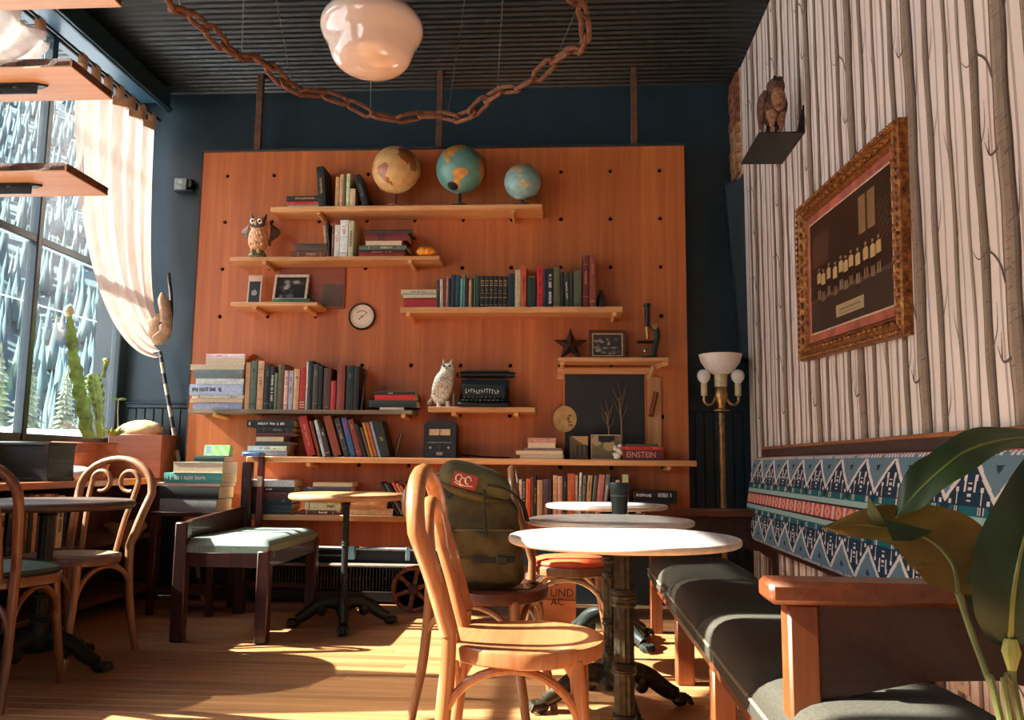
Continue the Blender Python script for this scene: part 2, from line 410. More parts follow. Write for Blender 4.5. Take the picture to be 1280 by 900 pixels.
# wallpaper print (flat ink on the wall)
TW, TH = .53, .54
def wallprint():
    mb = MB(); cols = []; rd = random.Random(11)
    def quad(pts, c, lift): mb.add([(XR - lift, a, b) for a, b in pts], [(0, 1, 2, 3)]); cols.append(L(c))
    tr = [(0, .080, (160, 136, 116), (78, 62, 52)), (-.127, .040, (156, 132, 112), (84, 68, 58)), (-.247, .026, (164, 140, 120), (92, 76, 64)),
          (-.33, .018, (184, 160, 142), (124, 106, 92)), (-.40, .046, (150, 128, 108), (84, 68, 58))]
    fa = [(-.065, .012), (-.19, .008), (-.285, .007), (-.475, .010)]
    for t in range(-4, 10):
        yb = 2.06 + TW * t
        for off, wd in fa:
            yc = yb + off; 
            if yc > 4.97 or yc < -2: continue
            ph = off * 40
            for k in range(24):
                z0, z1 = k * ZC / 24, (k + 1) * ZC / 24
                f0, f1 = .003 * math.sin(ph + z0 * 2 * PI / TH), .003 * math.sin(ph + z1 * 2 * PI / TH)
                quad([(yc + f0, z0), (yc + f0 + wd, z0), (yc + f1 + wd, z1), (yc + f1, z1)], (206, 184, 170), .0006)
        for off, wd, c, dk in tr:
            yc = yb - TW + TW + off
            if yc > 4.95 or yc < -2: continue
            ph = off * 30; N = 90
            md = tuple((a * .55 + b * .45) for a, b in zip(c, dk)); lt = tuple(min(255, a * 1.14) for a in c)
            for k in range(N):
                z0, z1 = k * ZC / N, (k + 1) * ZC / N
                w0 = wd * (1 + .05 * math.sin(ph + z0 * 2 * PI / TH * 2)); w1 = wd * (1 + .05 * math.sin(ph + z1 * 2 * PI / TH * 2))
                f0, f1 = .0035 * math.sin(ph + z0 * 2 * PI / TH), .0035 * math.sin(ph + z1 * 2 * PI / TH)
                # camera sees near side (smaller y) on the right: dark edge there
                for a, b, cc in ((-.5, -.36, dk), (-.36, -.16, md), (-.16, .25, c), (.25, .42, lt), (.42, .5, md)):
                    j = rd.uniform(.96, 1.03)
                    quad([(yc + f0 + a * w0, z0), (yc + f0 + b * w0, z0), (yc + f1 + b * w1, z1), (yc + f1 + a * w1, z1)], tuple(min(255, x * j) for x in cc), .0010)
            for k in range(int(ZC * (120 if wd > .07 else 70 if wd > .035 else 0))):
                z0 = rd.uniform(.01, ZC - .01); l = wd * rd.uniform(.12, .4); a = yc - wd * .5 + rd.random() ** 1.4 * (wd - l); tk = rd.uniform(.0008, .0022); dz = rd.uniform(-.006, .002)
                quad([(a, z0), (a + l, z0 + dz), (a + l, z0 + dz + tk), (a, z0 + tk)], dk if rd.random() < .6 else md, .0013)
        br = [(.035, .24, [(.06, .30), (.11, .34), (.16, .33), (.20, .37)], .010, (110, 94, 82)), (.10, .34, [(.12, .40), (.13, .45)], .005, (120, 104, 92)),
              (.13, .335, [(.14, .28), (.15, .25)], .005, (130, 114, 102)), (-.03, .36, [(-.05, .42), (-.055, .50)], .007, (116, 100, 88)),
              (.03, .05, [(.07, .045), (.095, .09)], .010, (110, 94, 82)), (.075, .05, [(.072, .12)], .005, (116, 100, 88)),
              (-.14, .46, [(-.165, .51), (-.17, .56)], .005, (124, 108, 96)), (-.14, .20, [(-.17, .26), (-.185, .31)], .005, (130, 112, 98)), (-.24, .12, [(-.22, .18), (-.21, .22)], .004, (140, 122, 108)),
              (-.41, .30, [(-.385, .36), (-.38, .40)], .004, (130, 114, 100)), (-.41, .08, [(-.44, .13), (-.445, .2)], .005, (124, 108, 96)), (-.255, .40, [(-.27, .45), (-.272, .50)], .003, (150, 132, 118))]
        for row in range(-1, 7):
            for y0, z0, pts, wd, c in br:
                P = [(yb + y0, row * TH + z0)] + [(yb + a, row * TH + b) for a, b in pts]
                P = [(p.x, p.y) for p in spline([(a, b, 0) for a, b in P], 4)]
                for i in range(len(P) - 1):
                    (a0, b0), (a1, b1) = P[i], P[i + 1]
                    if not (0 < b0 < ZC - .02 and 0 < b1 < ZC - .02 and a1 < 4.95 and a0 < 4.95 and a0 > -2): continue
                    dx, dz = a1 - a0, b1 - b0; l = math.hypot(dx, dz); nx, nz = -dz / l, dx / l
                    wa = wd * (1 - i / len(P)) / 2; wb_ = wd * (1 - (i + 1) / len(P)) / 2 + .0006
                    quad([(a0 + nx * wa, b0 + nz * wa), (a0 - nx * wa, b0 - nz * wa), (a1 - nx * wb_, b1 - nz * wb_), (a1 + nx * wb_, b1 + nz * wb_)], c, .0014)
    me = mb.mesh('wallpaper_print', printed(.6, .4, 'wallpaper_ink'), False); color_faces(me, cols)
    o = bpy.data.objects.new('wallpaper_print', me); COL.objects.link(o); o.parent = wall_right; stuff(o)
wallprint()
# bricks left bare at the end of the papered wall
M_brick = plain((126, 76, 54), .9, vary=.4, scale=14, bump=.4)
M_brick2 = plain((160, 118, 78), .9, vary=.35, scale=14, bump=.4)
M_mort = plain((170, 150, 128), .95, vary=.2, bump=.5)
mb = MB(); mb.box((1.13, 5.115, 3.0), (.08, .22, .70)); mb.build('mortar_bed', M_mort, wr2)
qm = [MB().box((0, 0, 0), (.03, .212, .060), bev=.003).mesh('brick', M_, False) for M_ in (M_brick, M_brick2)]
for i in range(10):
    o = bpy.data.objects.new('brick', qm[0 if i > 4 else 1]); COL.objects.link(o); o.parent = wr2; o.location = (1.082 - .004 * (i % 3), 5.118 + .006 * (i % 2), 2.70 + i * .066)
mb = MB(); mb.add([(1.06, 5.0, 1.5), (1.12, 5.0, 1.5), (1.12, 5.24, 1.5), (1.09, 5.24, 1.5), (.985, 5.0, 2.58), (1.12, 5.0, 2.64), (1.12, 5.24, 2.64), (1.02, 5.24, 2.58)],
                  [(3, 2, 1, 0), (4, 5, 6, 7), (0, 1, 5, 4), (1, 2, 6, 5), (2, 3, 7, 6), (3, 0, 4, 7)])
mb.build('column_cladding', M_navy, wr2, smooth=False)
# ---- window wall
mb = MB(); mb.box((XL - .06, 1.5, .475), (.12, 7.5, .95)); mb.box((XL - .06, 1.5, 3.32), (.12, 7.5, .09)); mb.box((XL - .06, -1.36, 1.7), (.12, 1.78, 3.3))
wall_left = struct(mb.build('wall_left', M_navy, smooth=False))
win = struct(thing('window_1', 'steel framed shop window with dark mullions', 'window', (XL, 0, 0))); del win['category'], win['label']
muls = [5.20, 4.27, 3.32, 2.37, 1.42, .47, -.45]  # nearest bay is out of view, added to brighten the wallpaper
zb, zm, zt = .95, 2.06, 3.28
for i, ym in enumerate(muls):
    MB().box((-.05, ym, (zb + zt) / 2), (.06, .045 if i else .10, zt - zb), bev=.006).build('mullion', M_frame, win)
for a, b in zip(muls, muls[1:]):
    yc, wd = (a + b) / 2, a - b - .045
    for z in (zb + .02, zm, zt - .02): MB().box((-.05, yc, z), (.05, wd, .045), bev=.005).build('transom', M_frame, win)
M_gl = glass_pane()
for a, b in zip(muls, muls[1:]):
    for z0, z1 in ((zb + .04, zm - .02), (zm + .02, zt - .04)):
        MB().box((-.05, (a + b) / 2, (z0 + z1) / 2), (.004, a - b - .04, z1 - z0)).build('pane', M_gl, win)
MB().box((.01, 1.9, zb - .012), (.1, 6.6, .024), bev=.006).build('sill', M_frame, win)
# valance board and rail along the window head
mb = MB(); mb.box((XL + .10, 1.9, 3.30), (.2, 6.5, .10), bev=.004); mb.box((XL + .205, 1.9, 3.255), (.02, 6.5, .15), bev=.004); mb.box((XL + .222, 1.9, 3.20), (.018, 6.5, .025), bev=.004)
struct(mb.build('trim_2', plain((30, 58, 72), .35, vary=.08)))
# front wall behind the camera, with an unseen opening added and sized for fill light
mb = MB()
for c, d in (((-.9, YF_ - .05, .45), (4.6, .1, .9)), ((-.9, YF_ - .05, 3.1), (4.6, .1, .6)), ((-2.75, YF_ - .05, 1.7), (.5, .1, 3.3)), ((.20, YF_ - .05, 1.7), (2.1, .1, 3.3))): mb.box(c, d)
struct(mb.build('wall_front', M_navy, smooth=False))
mb = MB(); mb.box((-1.68, YF_ - .05, 1.85), (1.68, .005, 1.95)); w2 = struct(mb.build('added_fill_window', M_gl, smooth=False))  # unseen pane in the added opening that admits fill light

# ---- outside
M_snow = plain((236, 240, 248), .8, vary=.03, scale=.4)
mb = MB()
def gz(x, y_):
    d = -x
    bank = 2.2 * math.exp(-((d - 13) / 4.0) ** 2) * (1 + .1 * math.sin(y_ * .35)) if d < 13 else 2.2 + (d - 13) * .012
    return -.6 + bank
mb.grid(lambda u, v: (-3.2 - u * 86.8, -40 + v * 190, gz(-3.2 - u * 86.8, -40 + v * 190)), 50, 50)
struct(mb.build('ground_snow', M_snow))
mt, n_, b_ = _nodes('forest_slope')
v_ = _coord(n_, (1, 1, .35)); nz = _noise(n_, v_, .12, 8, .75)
n_.links.new(_ramp(n_, nz, [(.36, (58, 82, 88)), (.52, (70, 96, 102)), (.66, (84, 108, 114)), (.74, (112, 134, 140))]), b_.inputs['Base Color']); b_.inputs['Roughness'].default_value = .95  # distant haze is put into the blue-grey slope colour
mb = MB(); rd = random.Random(5)
def hill(u, v):
    d = 70 + v * 260; a = R(-20 + u * 150)                  # azimuth measured from +y towards -x
    h = 172 * (v ** 1.0) * (.78 + .16 * math.sin(u * 7) + .08 * math.sin(u * 17 + 1)) * 1.0
    h = min(h, 400)
    return (-d * math.sin(a) - 12, d * math.cos(a), .6 + h + rd.uniform(-1, 1) * (v > 0))
mb.grid(hill, 90, 36)
struct(mb.build('hill', mt))
# dense forest on the slope: too many to count
mb = MB(); rd = random.Random(8)
for i in range(14000):
    u, v = rd.random(), rd.random() ** 1.1 * .85
    p = hill(u, v); h = rd.uniform(3, 5.5); r = h * rd.uniform(.11, .17); N = 5
    mb.add([(p[0], p[1], p[2] + h)] + [(p[0] + r * math.cos(2 * PI * k / N + i), p[1] + r * math.sin(2 * PI * k / N + i), p[2] - .5) for k in range(N)], [(0, 1 + k, 1 + (k + 1) % N) for k in range(N)])
o = stuff(mb.build('forest', plain((70, 96, 100), .95, vary=.2, scale=.2), angle=180)); o['label'] = 'haze-tinted conifer forest on the mountain slope outside the window'; o['category'] = 'trees'  # tree colour carries the same painted haze as the slope
# young frosted trees beyond the snow bank
M_frost = plain((112, 120, 96), .9, vary=.35, scale=3, bump=.5)
M_bark = plain((110, 96, 80), .9)
def conifer(px, d_, h, nm, lab):
    az = math.atan2(712 - px, F); X_, Y_ = -d_ * math.sin(az), d_ * math.cos(az); z0 = gz(X_, Y_) - .1
    t = thing('young_tree', lab, 'tree', (X_, Y_, z0), 0, 'young trees past the snow bank')
    q = MB(); rd = random.Random(int(px * 7) + 100)
    for lv in range(13):
        zz = h * (.12 + .86 * lv / 13); rr = h * .2 * (1 - lv / 13.5)
        for k in range(9):
            a = 2 * PI * (k + rd.random() * .7) / 9; r1 = rr * rd.uniform(.7, 1.15); wv = r1 * .28
            tip = Vector((r1 * math.cos(a), r1 * math.sin(a), zz - r1 * .25)); sd = Vector((-math.sin(a), math.cos(a), 0)) * wv
            md = Vector((.5 * r1 * math.cos(a), .5 * r1 * math.sin(a), zz))
            q.add([(0, 0, zz + .08 * h), md + sd, tip, md - sd, md - Vector((0, 0, .03 * h))], [(0, 1, 2), (0, 2, 3), (4, 2, 1), (4, 3, 2)])
    q.build('crown', M_frost, t, smooth=False)
    MB().cyl((0, 0, 0), (0, 0, h * .95), .03 * h, .004 * h, 7).build('trunk', M_bark, t)
for px, d_, h, lab in ((-30, 27, 2.6, 'pale young conifer outside, cut by the picture edge behind the mesh crate'), (12, 30, 2.9, 'pale young conifer outside left of the dark window mullion'), (64, 26, 2.0, 'pale young conifer outside just right of the window mullion'),
                       (112, 32, 2.5, 'pale young conifer outside behind the tall cactus stem'), (140, 28, 1.8, 'pale young conifer outside nearest the window corner')):
    conifer(px, d_, h, 'young_tree', lab)
# overhead lines along the street
for k, (x, z, y0, y1, lab) in enumerate(((-9, 3.45, 430, 465, 'lowest overhead wire crossing the lower window panes'), (-9, 7.4, 0, 0, 'overhead wire crossing the upper pane, lowest of three'), (-9, 8.2, 0, 0, 'overhead wire crossing the upper pane, middle of three'), (-9, 9.0, 0, 0, 'overhead wire crossing the upper pane, topmost of three'))):
    q = MB(); q.tube([(x, yy, z + .0009 * (yy - 10) ** 2) for yy in range(-20, 61, 4)], .014, 5)
    tag(q.build('overhead_wire', plain((205, 212, 216), .6)), lab, 'wire', 'overhead wires outside')

# ================================================================== PLYWOOD FEATURE WALL
PX0, PX1, PZ0, PZ1 = -2.33, .732, .355, 2.825
M_ply = wood('plywood_fir', (156, 76, 30), (202, 112, 52), 'z', .5, 26, bump=.05, rand=False, stretch=.035)
panel = thing('plywood_wall_panel', 'tall orange plywood panel drilled with a grid of dark holes, hung before navy wall', 'wall panel', (0, YP, 0))
HX, HZ, HP = -2.1645, CAMH + 1.8078, .305
xs = [PX0] + [HX + HP * (i - .5) for i in range(0, 11) if PX0 < HX + HP * (i - .5) < PX1] + [PX1]
zs = [PZ0] + [HZ - HP * (j - .5) for j in range(9, -1, -1) if PZ0 < HZ - HP * (j - .5) < PZ1] + [PZ1]
mb = MB(); hole = MB(); HR = .013
for i in range(len(xs) - 1):
    for j in range(len(zs) - 1):
        x0, x1, z0, z1 = xs[i], xs[i + 1], zs[j], zs[j + 1]
        cx = HX + HP * round(((x0 + x1) / 2 - HX) / HP); cz = HZ - HP * round((HZ - (z0 + z1) / 2) / HP)
        if x0 + .02 < cx < x1 - .02 and z0 + .02 < cz < z1 - .02:
            N = 12; out = []; inn = []; dp = []
            for k in range(N):
                a = 2 * PI * k / N + PI / N; c_, s_ = math.cos(a), math.sin(a)
                t = min((x1 - cx) / c_ if c_ > 1e-6 else ((x0 - cx) / c_ if c_ < -1e-6 else 9), (z1 - cz) / s_ if s_ > 1e-6 else ((z0 - cz) / s_ if s_ < -1e-6 else 9))
                out.append((cx + c_ * t, 0, cz + s_ * t)); inn.append((cx + c_ * HR, 0, cz + s_ * HR)); dp.append((cx + c_ * HR, .022, cz + s_ * HR))
            cor = [(x1, 0, z1), (x0, 0, z1), (x0, 0, z0), (x1, 0, z0)]
            vs_ = out + inn + dp + cor; fs = []
            for k in range(N):
                k2 = (k + 1) % N; fs.append((k2, k, N + k, N + k2)); fs.append((N + k2, N + k, 2 * N + k, 2 * N + k2))
                a, b = out[k], out[k2]
                if abs(a[0] - b[0]) > 1e-6 and abs(a[2] - b[2]) > 1e-6:
                    for q_, c in enumerate(cor):
                        if (abs(c[0] - a[0]) < 1e-6 or abs(c[0] - b[0]) < 1e-6) and (abs(c[2] - a[2]) < 1e-6 or abs(c[2] - b[2]) < 1e-6): fs.append((k2, 3 * N + q_, k))
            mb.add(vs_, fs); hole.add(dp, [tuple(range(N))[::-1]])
        else: mb.add([(x0, 0, z0), (x1, 0, z0), (x1, 0, z1), (x0, 0, z1)], [(0, 1, 2, 3)])
W_, H_ = PX1 - PX0, PZ1 - PZ0
mb.add([(PX0, 0, PZ0), (PX1, 0, PZ0), (PX1, 0, PZ1), (PX0, 0, PZ1), (PX0, .024, PZ0), (PX1, .024, PZ0), (PX1, .024, PZ1), (PX0, .024, PZ1)],
       [(0, 4, 5, 1), (2, 6, 7, 3), (0, 3, 7, 4), (1, 5, 6, 2), (4, 7, 6, 5)])
mb.build('sheet', M_ply, panel, smooth=False)
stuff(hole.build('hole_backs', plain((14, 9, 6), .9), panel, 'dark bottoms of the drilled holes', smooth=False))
MB().box(((PX0 + PX1) / 2, .012, PZ1 + .009), (W_ + .012, .036, .018), bev=.003).build('top_rail', plain((58, 52, 46), .5, .4), panel, 'dark metal top rail')
MB().box((PX0 - .004, .012, (PZ0 + PZ1) / 2), (.008, .03, H_)).build('edge_strip', plain((46, 26, 16), .6), panel, 'dark edge strip')
for bx in (-1.984, -.804, .428):
    MB().box((bx, .02, (PZ1 + ZC + .01) / 2), (.042, .03, ZC - PZ1 + .01), bev=.004).build('hanger_bar', plain((92, 62, 44), .6, .3, .25, 20), panel, 'brown flat iron hanger')

SHELF_Y = 4.77
def avz(*pts): return sum(PY(x, y_, SHELF_Y).z for x, y_ in pts) / len(pts)
shelves = {}
def shelf(key, label, x0p, x1p, z, thick, pegs, mat=M_oak, depth=.2, ragged=0, zp=None, pegr=.0135, tag_='wall shelf'):
    x0, x1 = PY(x0p, 575, YP - depth).x if False else PY(x0p, zp, YP - depth).x, PY(x1p, zp, YP - depth).x
    t = thing('wall_shelf', label, tag_, ((x0 + x1) / 2, YP, z), group=None)
    wd = x1 - x0; q = MB(); n = 24; rd = random.Random(int(x0p))
    if ragged:                                           # waney live edge at the front
        fr = [(-wd / 2 + wd * k / n, -depth + ragged * (rd.random() - .3)) for k in range(n + 1)]
        poly = fr + [(wd / 2, -.0005), (-wd / 2, -.0005)]
        q.prism(poly, -thick, 0)
    else: q.box((0, -depth / 2 - .0003, -thick / 2), (wd, depth - .0006, thick), bev=.003)
    q.build('board', mat, t)
    for p in pegs:
        xx = PY(p, zp, YP - depth).x - (x0 + x1) / 2
        MB().cyl((xx, -.0005, -thick - pegr - .004), (xx, -depth + .004, -thick - pegr + .0035), pegr, pegr, 12).build('peg', M_oakz, t)
    shelves[key] = (z, x0, x1); return t
shelf('S1', 'topmost pine shelf of the plywood wall, carrying three globes', 338, 678, avz((338, 256), (678, 257)), .03, (398, 641), zp=256)
shelf('S2', 'pine shelf with the winged owl and small orange pumpkin', 287, 549, avz((287, 321), (549, 320)), .022, (330, 512), ragged=.012, zp=320)
shelf('S3', 'short pale shelf with two small framed photographs above the barometer', 288, 397, avz((288, 378), (397, 377)), .024, (318, 382), zp=378)
shelf('S4', 'bowed grey-topped shelf holding the dark green and black book row', 500, 778, avz((500, 385), (778, 382)), .034, (510, 768), ragged=.014, zp=383)
shelf('S5', 'weathered grey shelf left of the white owl, packed with books', 235, 515, avz((235, 514), (515, 510)), .022, (268, 504), mat=M_grey, ragged=.01, zp=512)
shelf('S6', 'short pale shelf carrying the black typewriter and white owl', 535, 669, avz((535, 509), (669, 508)), .032, (567, 645), zp=508)
shelf('S8', 'longest shelf, crossing the whole plywood wall below the typewriter', 308, 871, avz((440, 574), (700, 572), (848, 575)), .034, (385, 836), zp=574)
shelf('S9', 'lowest bookshelf of the plywood wall, behind the round tables', 303, 848, avz((380, 645), (500, 643)), .034, (), zp=644, depth=.22)
# star shelf with apron and side brace
zz7 = avz((697, 447), (836, 446))
t = shelf('S7', 'small mantel shelf with a black star, framed photo and microscope', 697, 836, zz7, .024, (703,), zp=446)
x0_, x1_ = shelves['S7'][1:]
MB().box((-.045, -.012, -.075), (.56, .022, .075), bev=.003).build('apron', M_oak, t)
q = MB(); q.tube([(.262, -.0, -.03), (.305, -.19, -.035)], .016, 10); q.build('peg', M_oakz, t)
q = MB(); q.tube([(.235, -.16, -.05), (.205, -.17, -.125)], .014, 10); q.build('peg', M_oakz, t)

# ================================================================== BOOKS
ORD = ['first', 'second', 'third', 'fourth', 'fifth', 'sixth', 'seventh', 'eighth', 'ninth', 'tenth', 'eleventh', 'twelfth', 'thirteenth', 'fourteenth', 'fifteenth', 'sixteenth',
       'seventeenth', 'eighteenth', 'nineteenth', 'twentieth', 'twenty-first', 'twenty-second', 'twenty-third', 'twenty-fourth', 'twenty-fifth', 'twenty-sixth', 'twenty-seventh', 'twenty-eighth',
       'twenty-ninth', 'thirtieth', 'thirty-first', 'thirty-second', 'thirty-third', 'thirty-fourth', 'thirty-fifth', 'thirty-sixth', 'thirty-seventh', 'thirty-eighth']
CLR = dict(dkgreen=(34, 50, 42), black=(28, 27, 26), tan=(196, 150, 106), cream=(214, 190, 160), white=(226, 218, 210), peach=(216, 160, 120), brown=(112, 62, 36), redbrown=(138, 64, 44), red=(186, 44, 36),
           orange=(204, 92, 50), dkred=(108, 34, 28), maroon=(92, 34, 30), teal=(28, 66, 74), dkteal=(26, 50, 54), turq=(82, 156, 150), graygreen=(96, 108, 90), olive=(96, 84, 58), navy=(28, 36, 62),
           gray=(120, 118, 112), dkgray=(62, 60, 56), ltblue=(148, 178, 190), blue=(52, 96, 150), pink=(206, 132, 112), purple=(92, 66, 86), yellow=(196, 138, 54), paleblue=(190, 204, 214), green=(66, 104, 66), gold=(190, 150, 90), salmon=(208, 128, 100), bark=(84, 60, 44), lilac=(196, 190, 214))
def bookparts(t, th, h, d, col, tcol, seed, bands=None, fore=False):
    """standing book: spine at y=0 facing -y, x in [0, th], z in [0, h]; fore=True turns the page side to the front"""
    rd = random.Random(seed); c = CLR[col]; c = tuple(min(255, max(4, v * rd.uniform(.92, 1.08))) for v in c); ct = min(.003, th * .16)
    q = MB(); y0, y1 = (0, d) if not fore else (d, 0)
    sg = 1 if not fore else -1
    q.box((ct / 2, d / 2, h / 2), (ct, d, h)); q.box((th - ct / 2, d / 2, h / 2), (ct, d, h))
    if not fore:                                        # gently rounded spine
        n = 5; pr = [(th * k / n, -.0022 * math.sin(PI * k / n)) for k in range(n + 1)] + [(th - .0002, ct), (.0002, ct)]
        q.prism(pr, .0003, h - .0003)
    else: q.box((th / 2, d - ct / 2, h / 2), (th - .0004, ct, h - .0006))
    q.build('cover', plain(tuple(int(v / 4) * 4 for v in c), .55, vary=.1, scale=60), t)
    q = MB(); q.box((th / 2, d / 2 + (ct * .4 if not fore else -ct * .4) + (.0 if fore else .0), h / 2), (th - 2 * ct - .0004, d - ct * 2 - .004 * (not fore), h - .006)); q.build('page_block', M_page, t)
    if fore or tcol is None: return
    q = MB()
    bl = bands if bands is not None else rd.choice([[(.12, .03), (.74, .12)], [(.30, .42)], [(.62, .22), (.1, .04)], [(.2, .02), (.82, .02), (.45, .25)], [(.25, .55)]])
    for b0, bh in bl:
        if bh < .06: q.box((th / 2, -.0021, h * (b0 + bh / 2)), (th * .82, .0012, h * bh * .5))
        else:                                           # lettering block: small uneven ticks along the spine
            n = max(3, int(h * bh / .009)); wd = th * rd.uniform(.3, .55)
            for k in range(n):
                if rd.random() < .14: continue
                q.box((th / 2 + rd.uniform(-.04, .04) * th, -.0024, h * b0 + (k + .5) * h * bh / n), (wd * rd.uniform(.7, 1), .001, h * bh / n * rd.uniform(.45, .75)))
    stuff(q.build('spine_title', plain(CLR[tcol], .5, vary=.05), t))
_bid = [0]
def _book(lab, loc, rot, th, h, d, col, tcol, group, bands=None, fore=False):
    _bid[0] += 1
    t = thing('book', lab, 'book', loc, group=group, rot=rot); bookparts(t, th, h, d, col, tcol, _bid[0], bands, fore); return t
def uprights(key, where, rows, yb, ys=4.80, group=None, depth=.16, zbase=None):
    """rows: (words, x0, x1, ytop, colour, title colour, lean px of the top relative to the foot)"""
    z = (shelves[key][0] if zbase is None else zbase) + .0006; n = 0; last = None
    for r in rows:
        words, a, b, yt, col, tc = r[:6]; lean = r[6] if len(r) > 6 else 0; bands = r[7] if len(r) > 7 else None
        P0, P1 = PY(a, yb, ys), PY(b, yb, ys); top = PY((a + b) / 2, yt, ys).z; h = top - z
        rd = random.Random(int(a * 3)); dd = min(depth, max(.10, h * .75)); yy = ys - .002 + rd.uniform(0, .008)
        lab = f'{words} book, {ORD[n]} upright {where}'
        ppm = (P1.x - P0.x) / max(1e-6, b - a)
        if lean:
            sh = lean * ppm; ang = math.atan2(sh, h); Ln = math.hypot(sh, h) - abs(math.sin(ang)) * 0
            th = (P1.x - P0.x) * math.cos(ang) * .96
            Ln -= th * abs(math.sin(ang)) * .6
            # pivot on the lower corner
            if ang < 0: loc = (P0.x, yy, z + th * math.sin(-ang) * 0); piv = 0
            else: loc = (P0.x, yy, z + th * math.sin(ang))
            if ang < 0: loc = (P0.x, yy, z)
            t = _book(lab, loc, (0, ang, 0), th, Ln, dd, col, tc, group, bands)
        else: _book(lab, (P0.x + .0004, yy, z), (0, 0, 0), (P1.x - P0.x) - .0012, h, dd, col, tc, group, bands)
        n += 1
def lying(key, where, rows, ys=4.80, group=None, zbase=None, depth=.17, total=None):
    """rows from the bottom: (words, x0, x1, thickness px, colour, title colour, fore)"""
    z = (shelves[key][0] if zbase is None else zbase) + .0006; n = len(rows)
    for i, r in enumerate(rows):
        words, a, b, tp, col, tc = r[:6]; fore = r[6] if len(r) > 6 else False; bands = r[7] if len(r) > 7 else None
        P0, P1 = PY(a, 500, ys), PY(b, 500, ys); h = P1.x - P0.x; th = tp * (P1.x - P0.x) / (b - a)
        pos = 'alone' if n == 1 else ('bottom' if i == 0 else ('top' if i == n - 1 else f'{ORD[i]} up'))
        rd = random.Random(int(a * 5 + i)); yy = ys + rd.uniform(-.006, .012)
        _book(f'{words} book, {pos} in {where}', (P0.x, yy, z + th - .0003), (0, R(90), 0), th - .0006, h, min(depth, max(.11, h * .72)), col, tc, group, bands, fore)
        z += th
    return z
zS = lambda k: shelves[k][0]
# globe shelf
lying('S1', 'small pile on the globe shelf', [('tan', 348, 392, 4.5, 'tan', None, True), ('red', 348, 393, 4.5, 'red', 'tan'), ('black', 347, 392, 6, 'black', 'tan')], group='books on the globe shelf')
uprights('S1', 'from the window on globe shelf', [('tall dark green leather', 398.5, 408, 208, 'dkgreen', 'gold', -5), ('tan', 418.5, 423.5, 221, 'tan', None), ('orange-brown', 424, 428.5, 218, 'peach', 'redbrown'), ('thin green', 428.8, 431.6, 219, 'graygreen', None),
    ('cream', 432, 436.6, 217, 'cream', 'red'), ('short cream', 437, 444, 236, 'cream', None), ('black leaning', 453.5, 462, 218, 'black', 'graygreen', -13)], 256, group='books on the globe shelf')
# pumpkin shelf
lying('S2', 'brown pair beside the winged owl', [('brown leather', 355, 401, 9, 'brown', 'tan'), ('dark brown', 360, 401, 9, 'bark', None)], group='books on the pumpkin shelf')
uprights('S2', 'from the window on pumpkin shelf', [('tan leaning', 406.5, 409.8, 281, 'tan', None, -4.5), ('black leaning', 410.4, 413.2, 278, 'black', 'gray', -4.5), ('brown', 413.8, 416.7, 281, 'brown', 'tan'), ('pinkish white', 417, 423.6, 281, 'white', 'pink'), ('pale pink', 424, 434, 275, 'white', 'salmon'), ('beige', 434.6, 441, 276, 'cream', 'dkgray')], 320, group='books on the pumpkin shelf')
lying('S2', 'red pile beside the pumpkin', [('bright red', 442, 500, 5, 'red', None), ('maroon', 441, 500, 5, 'maroon', 'tan'), ('grey-green', 442, 503, 5.5, 'graygreen', 'cream'), ('pale paged', 450, 497, 6, 'cream', None, True), ('dark red with black label', 450, 504, 10, 'dkred', 'black', False, [(.3, .05), (.36, .05), (.42, .05)]), ('thin grey', 447, 509, 4.5, 'dkgray', None)], group='books on the pumpkin shelf', depth=.15)
# bowed shelf
lying('S4', 'pile on the bowed shelf', [('red', 501, 543.5, 12, 'red', None), ('grey-green', 500, 543, 6, 'graygreen', None, True), ('cream', 497, 542, 6, 'cream', 'gray')], group='books on the bowed shelf')
g4 = [('dark grey', 545, 549, 350, 'dkgray', None), ('pinkish cream', 550, 554, 349, 'cream', 'pink', -1), ('brown', 554.2, 557, 347, 'brown', None), ('thin pinkish', 557.2, 560, 346, 'pink', None), ('thin black', 560.2, 562.6, 348, 'black', None), ('dark teal', 563, 568.6, 343, 'dkteal', None), ('blue-teal', 569, 574.6, 344, 'teal', None), ('turquoise', 575, 578.4, 348, 'turq', None),
    ('thin grey-green', 578.8, 581.6, 343, 'graygreen', None), ('thin black', 582, 585, 347, 'black', None), ('tan', 585.4, 589, 350, 'tan', None), ('thin black', 589.3, 591.8, 348, 'black', None), ('thin green', 592, 594.3, 343, 'green', None), ('dark green', 594.6, 599.6, 345, 'dkgreen', None)]
vb = [(.82, .05), (.68, .05), (.76, .02), (.52, .06), (.44, .02), (.3, .04), (.08, .02)]
for k in range(6): g4.append((('black gold-banded'), 600 + 5.7 * k, 605.4 + 5.7 * k, 345, 'black', 'gold', 0, vb))
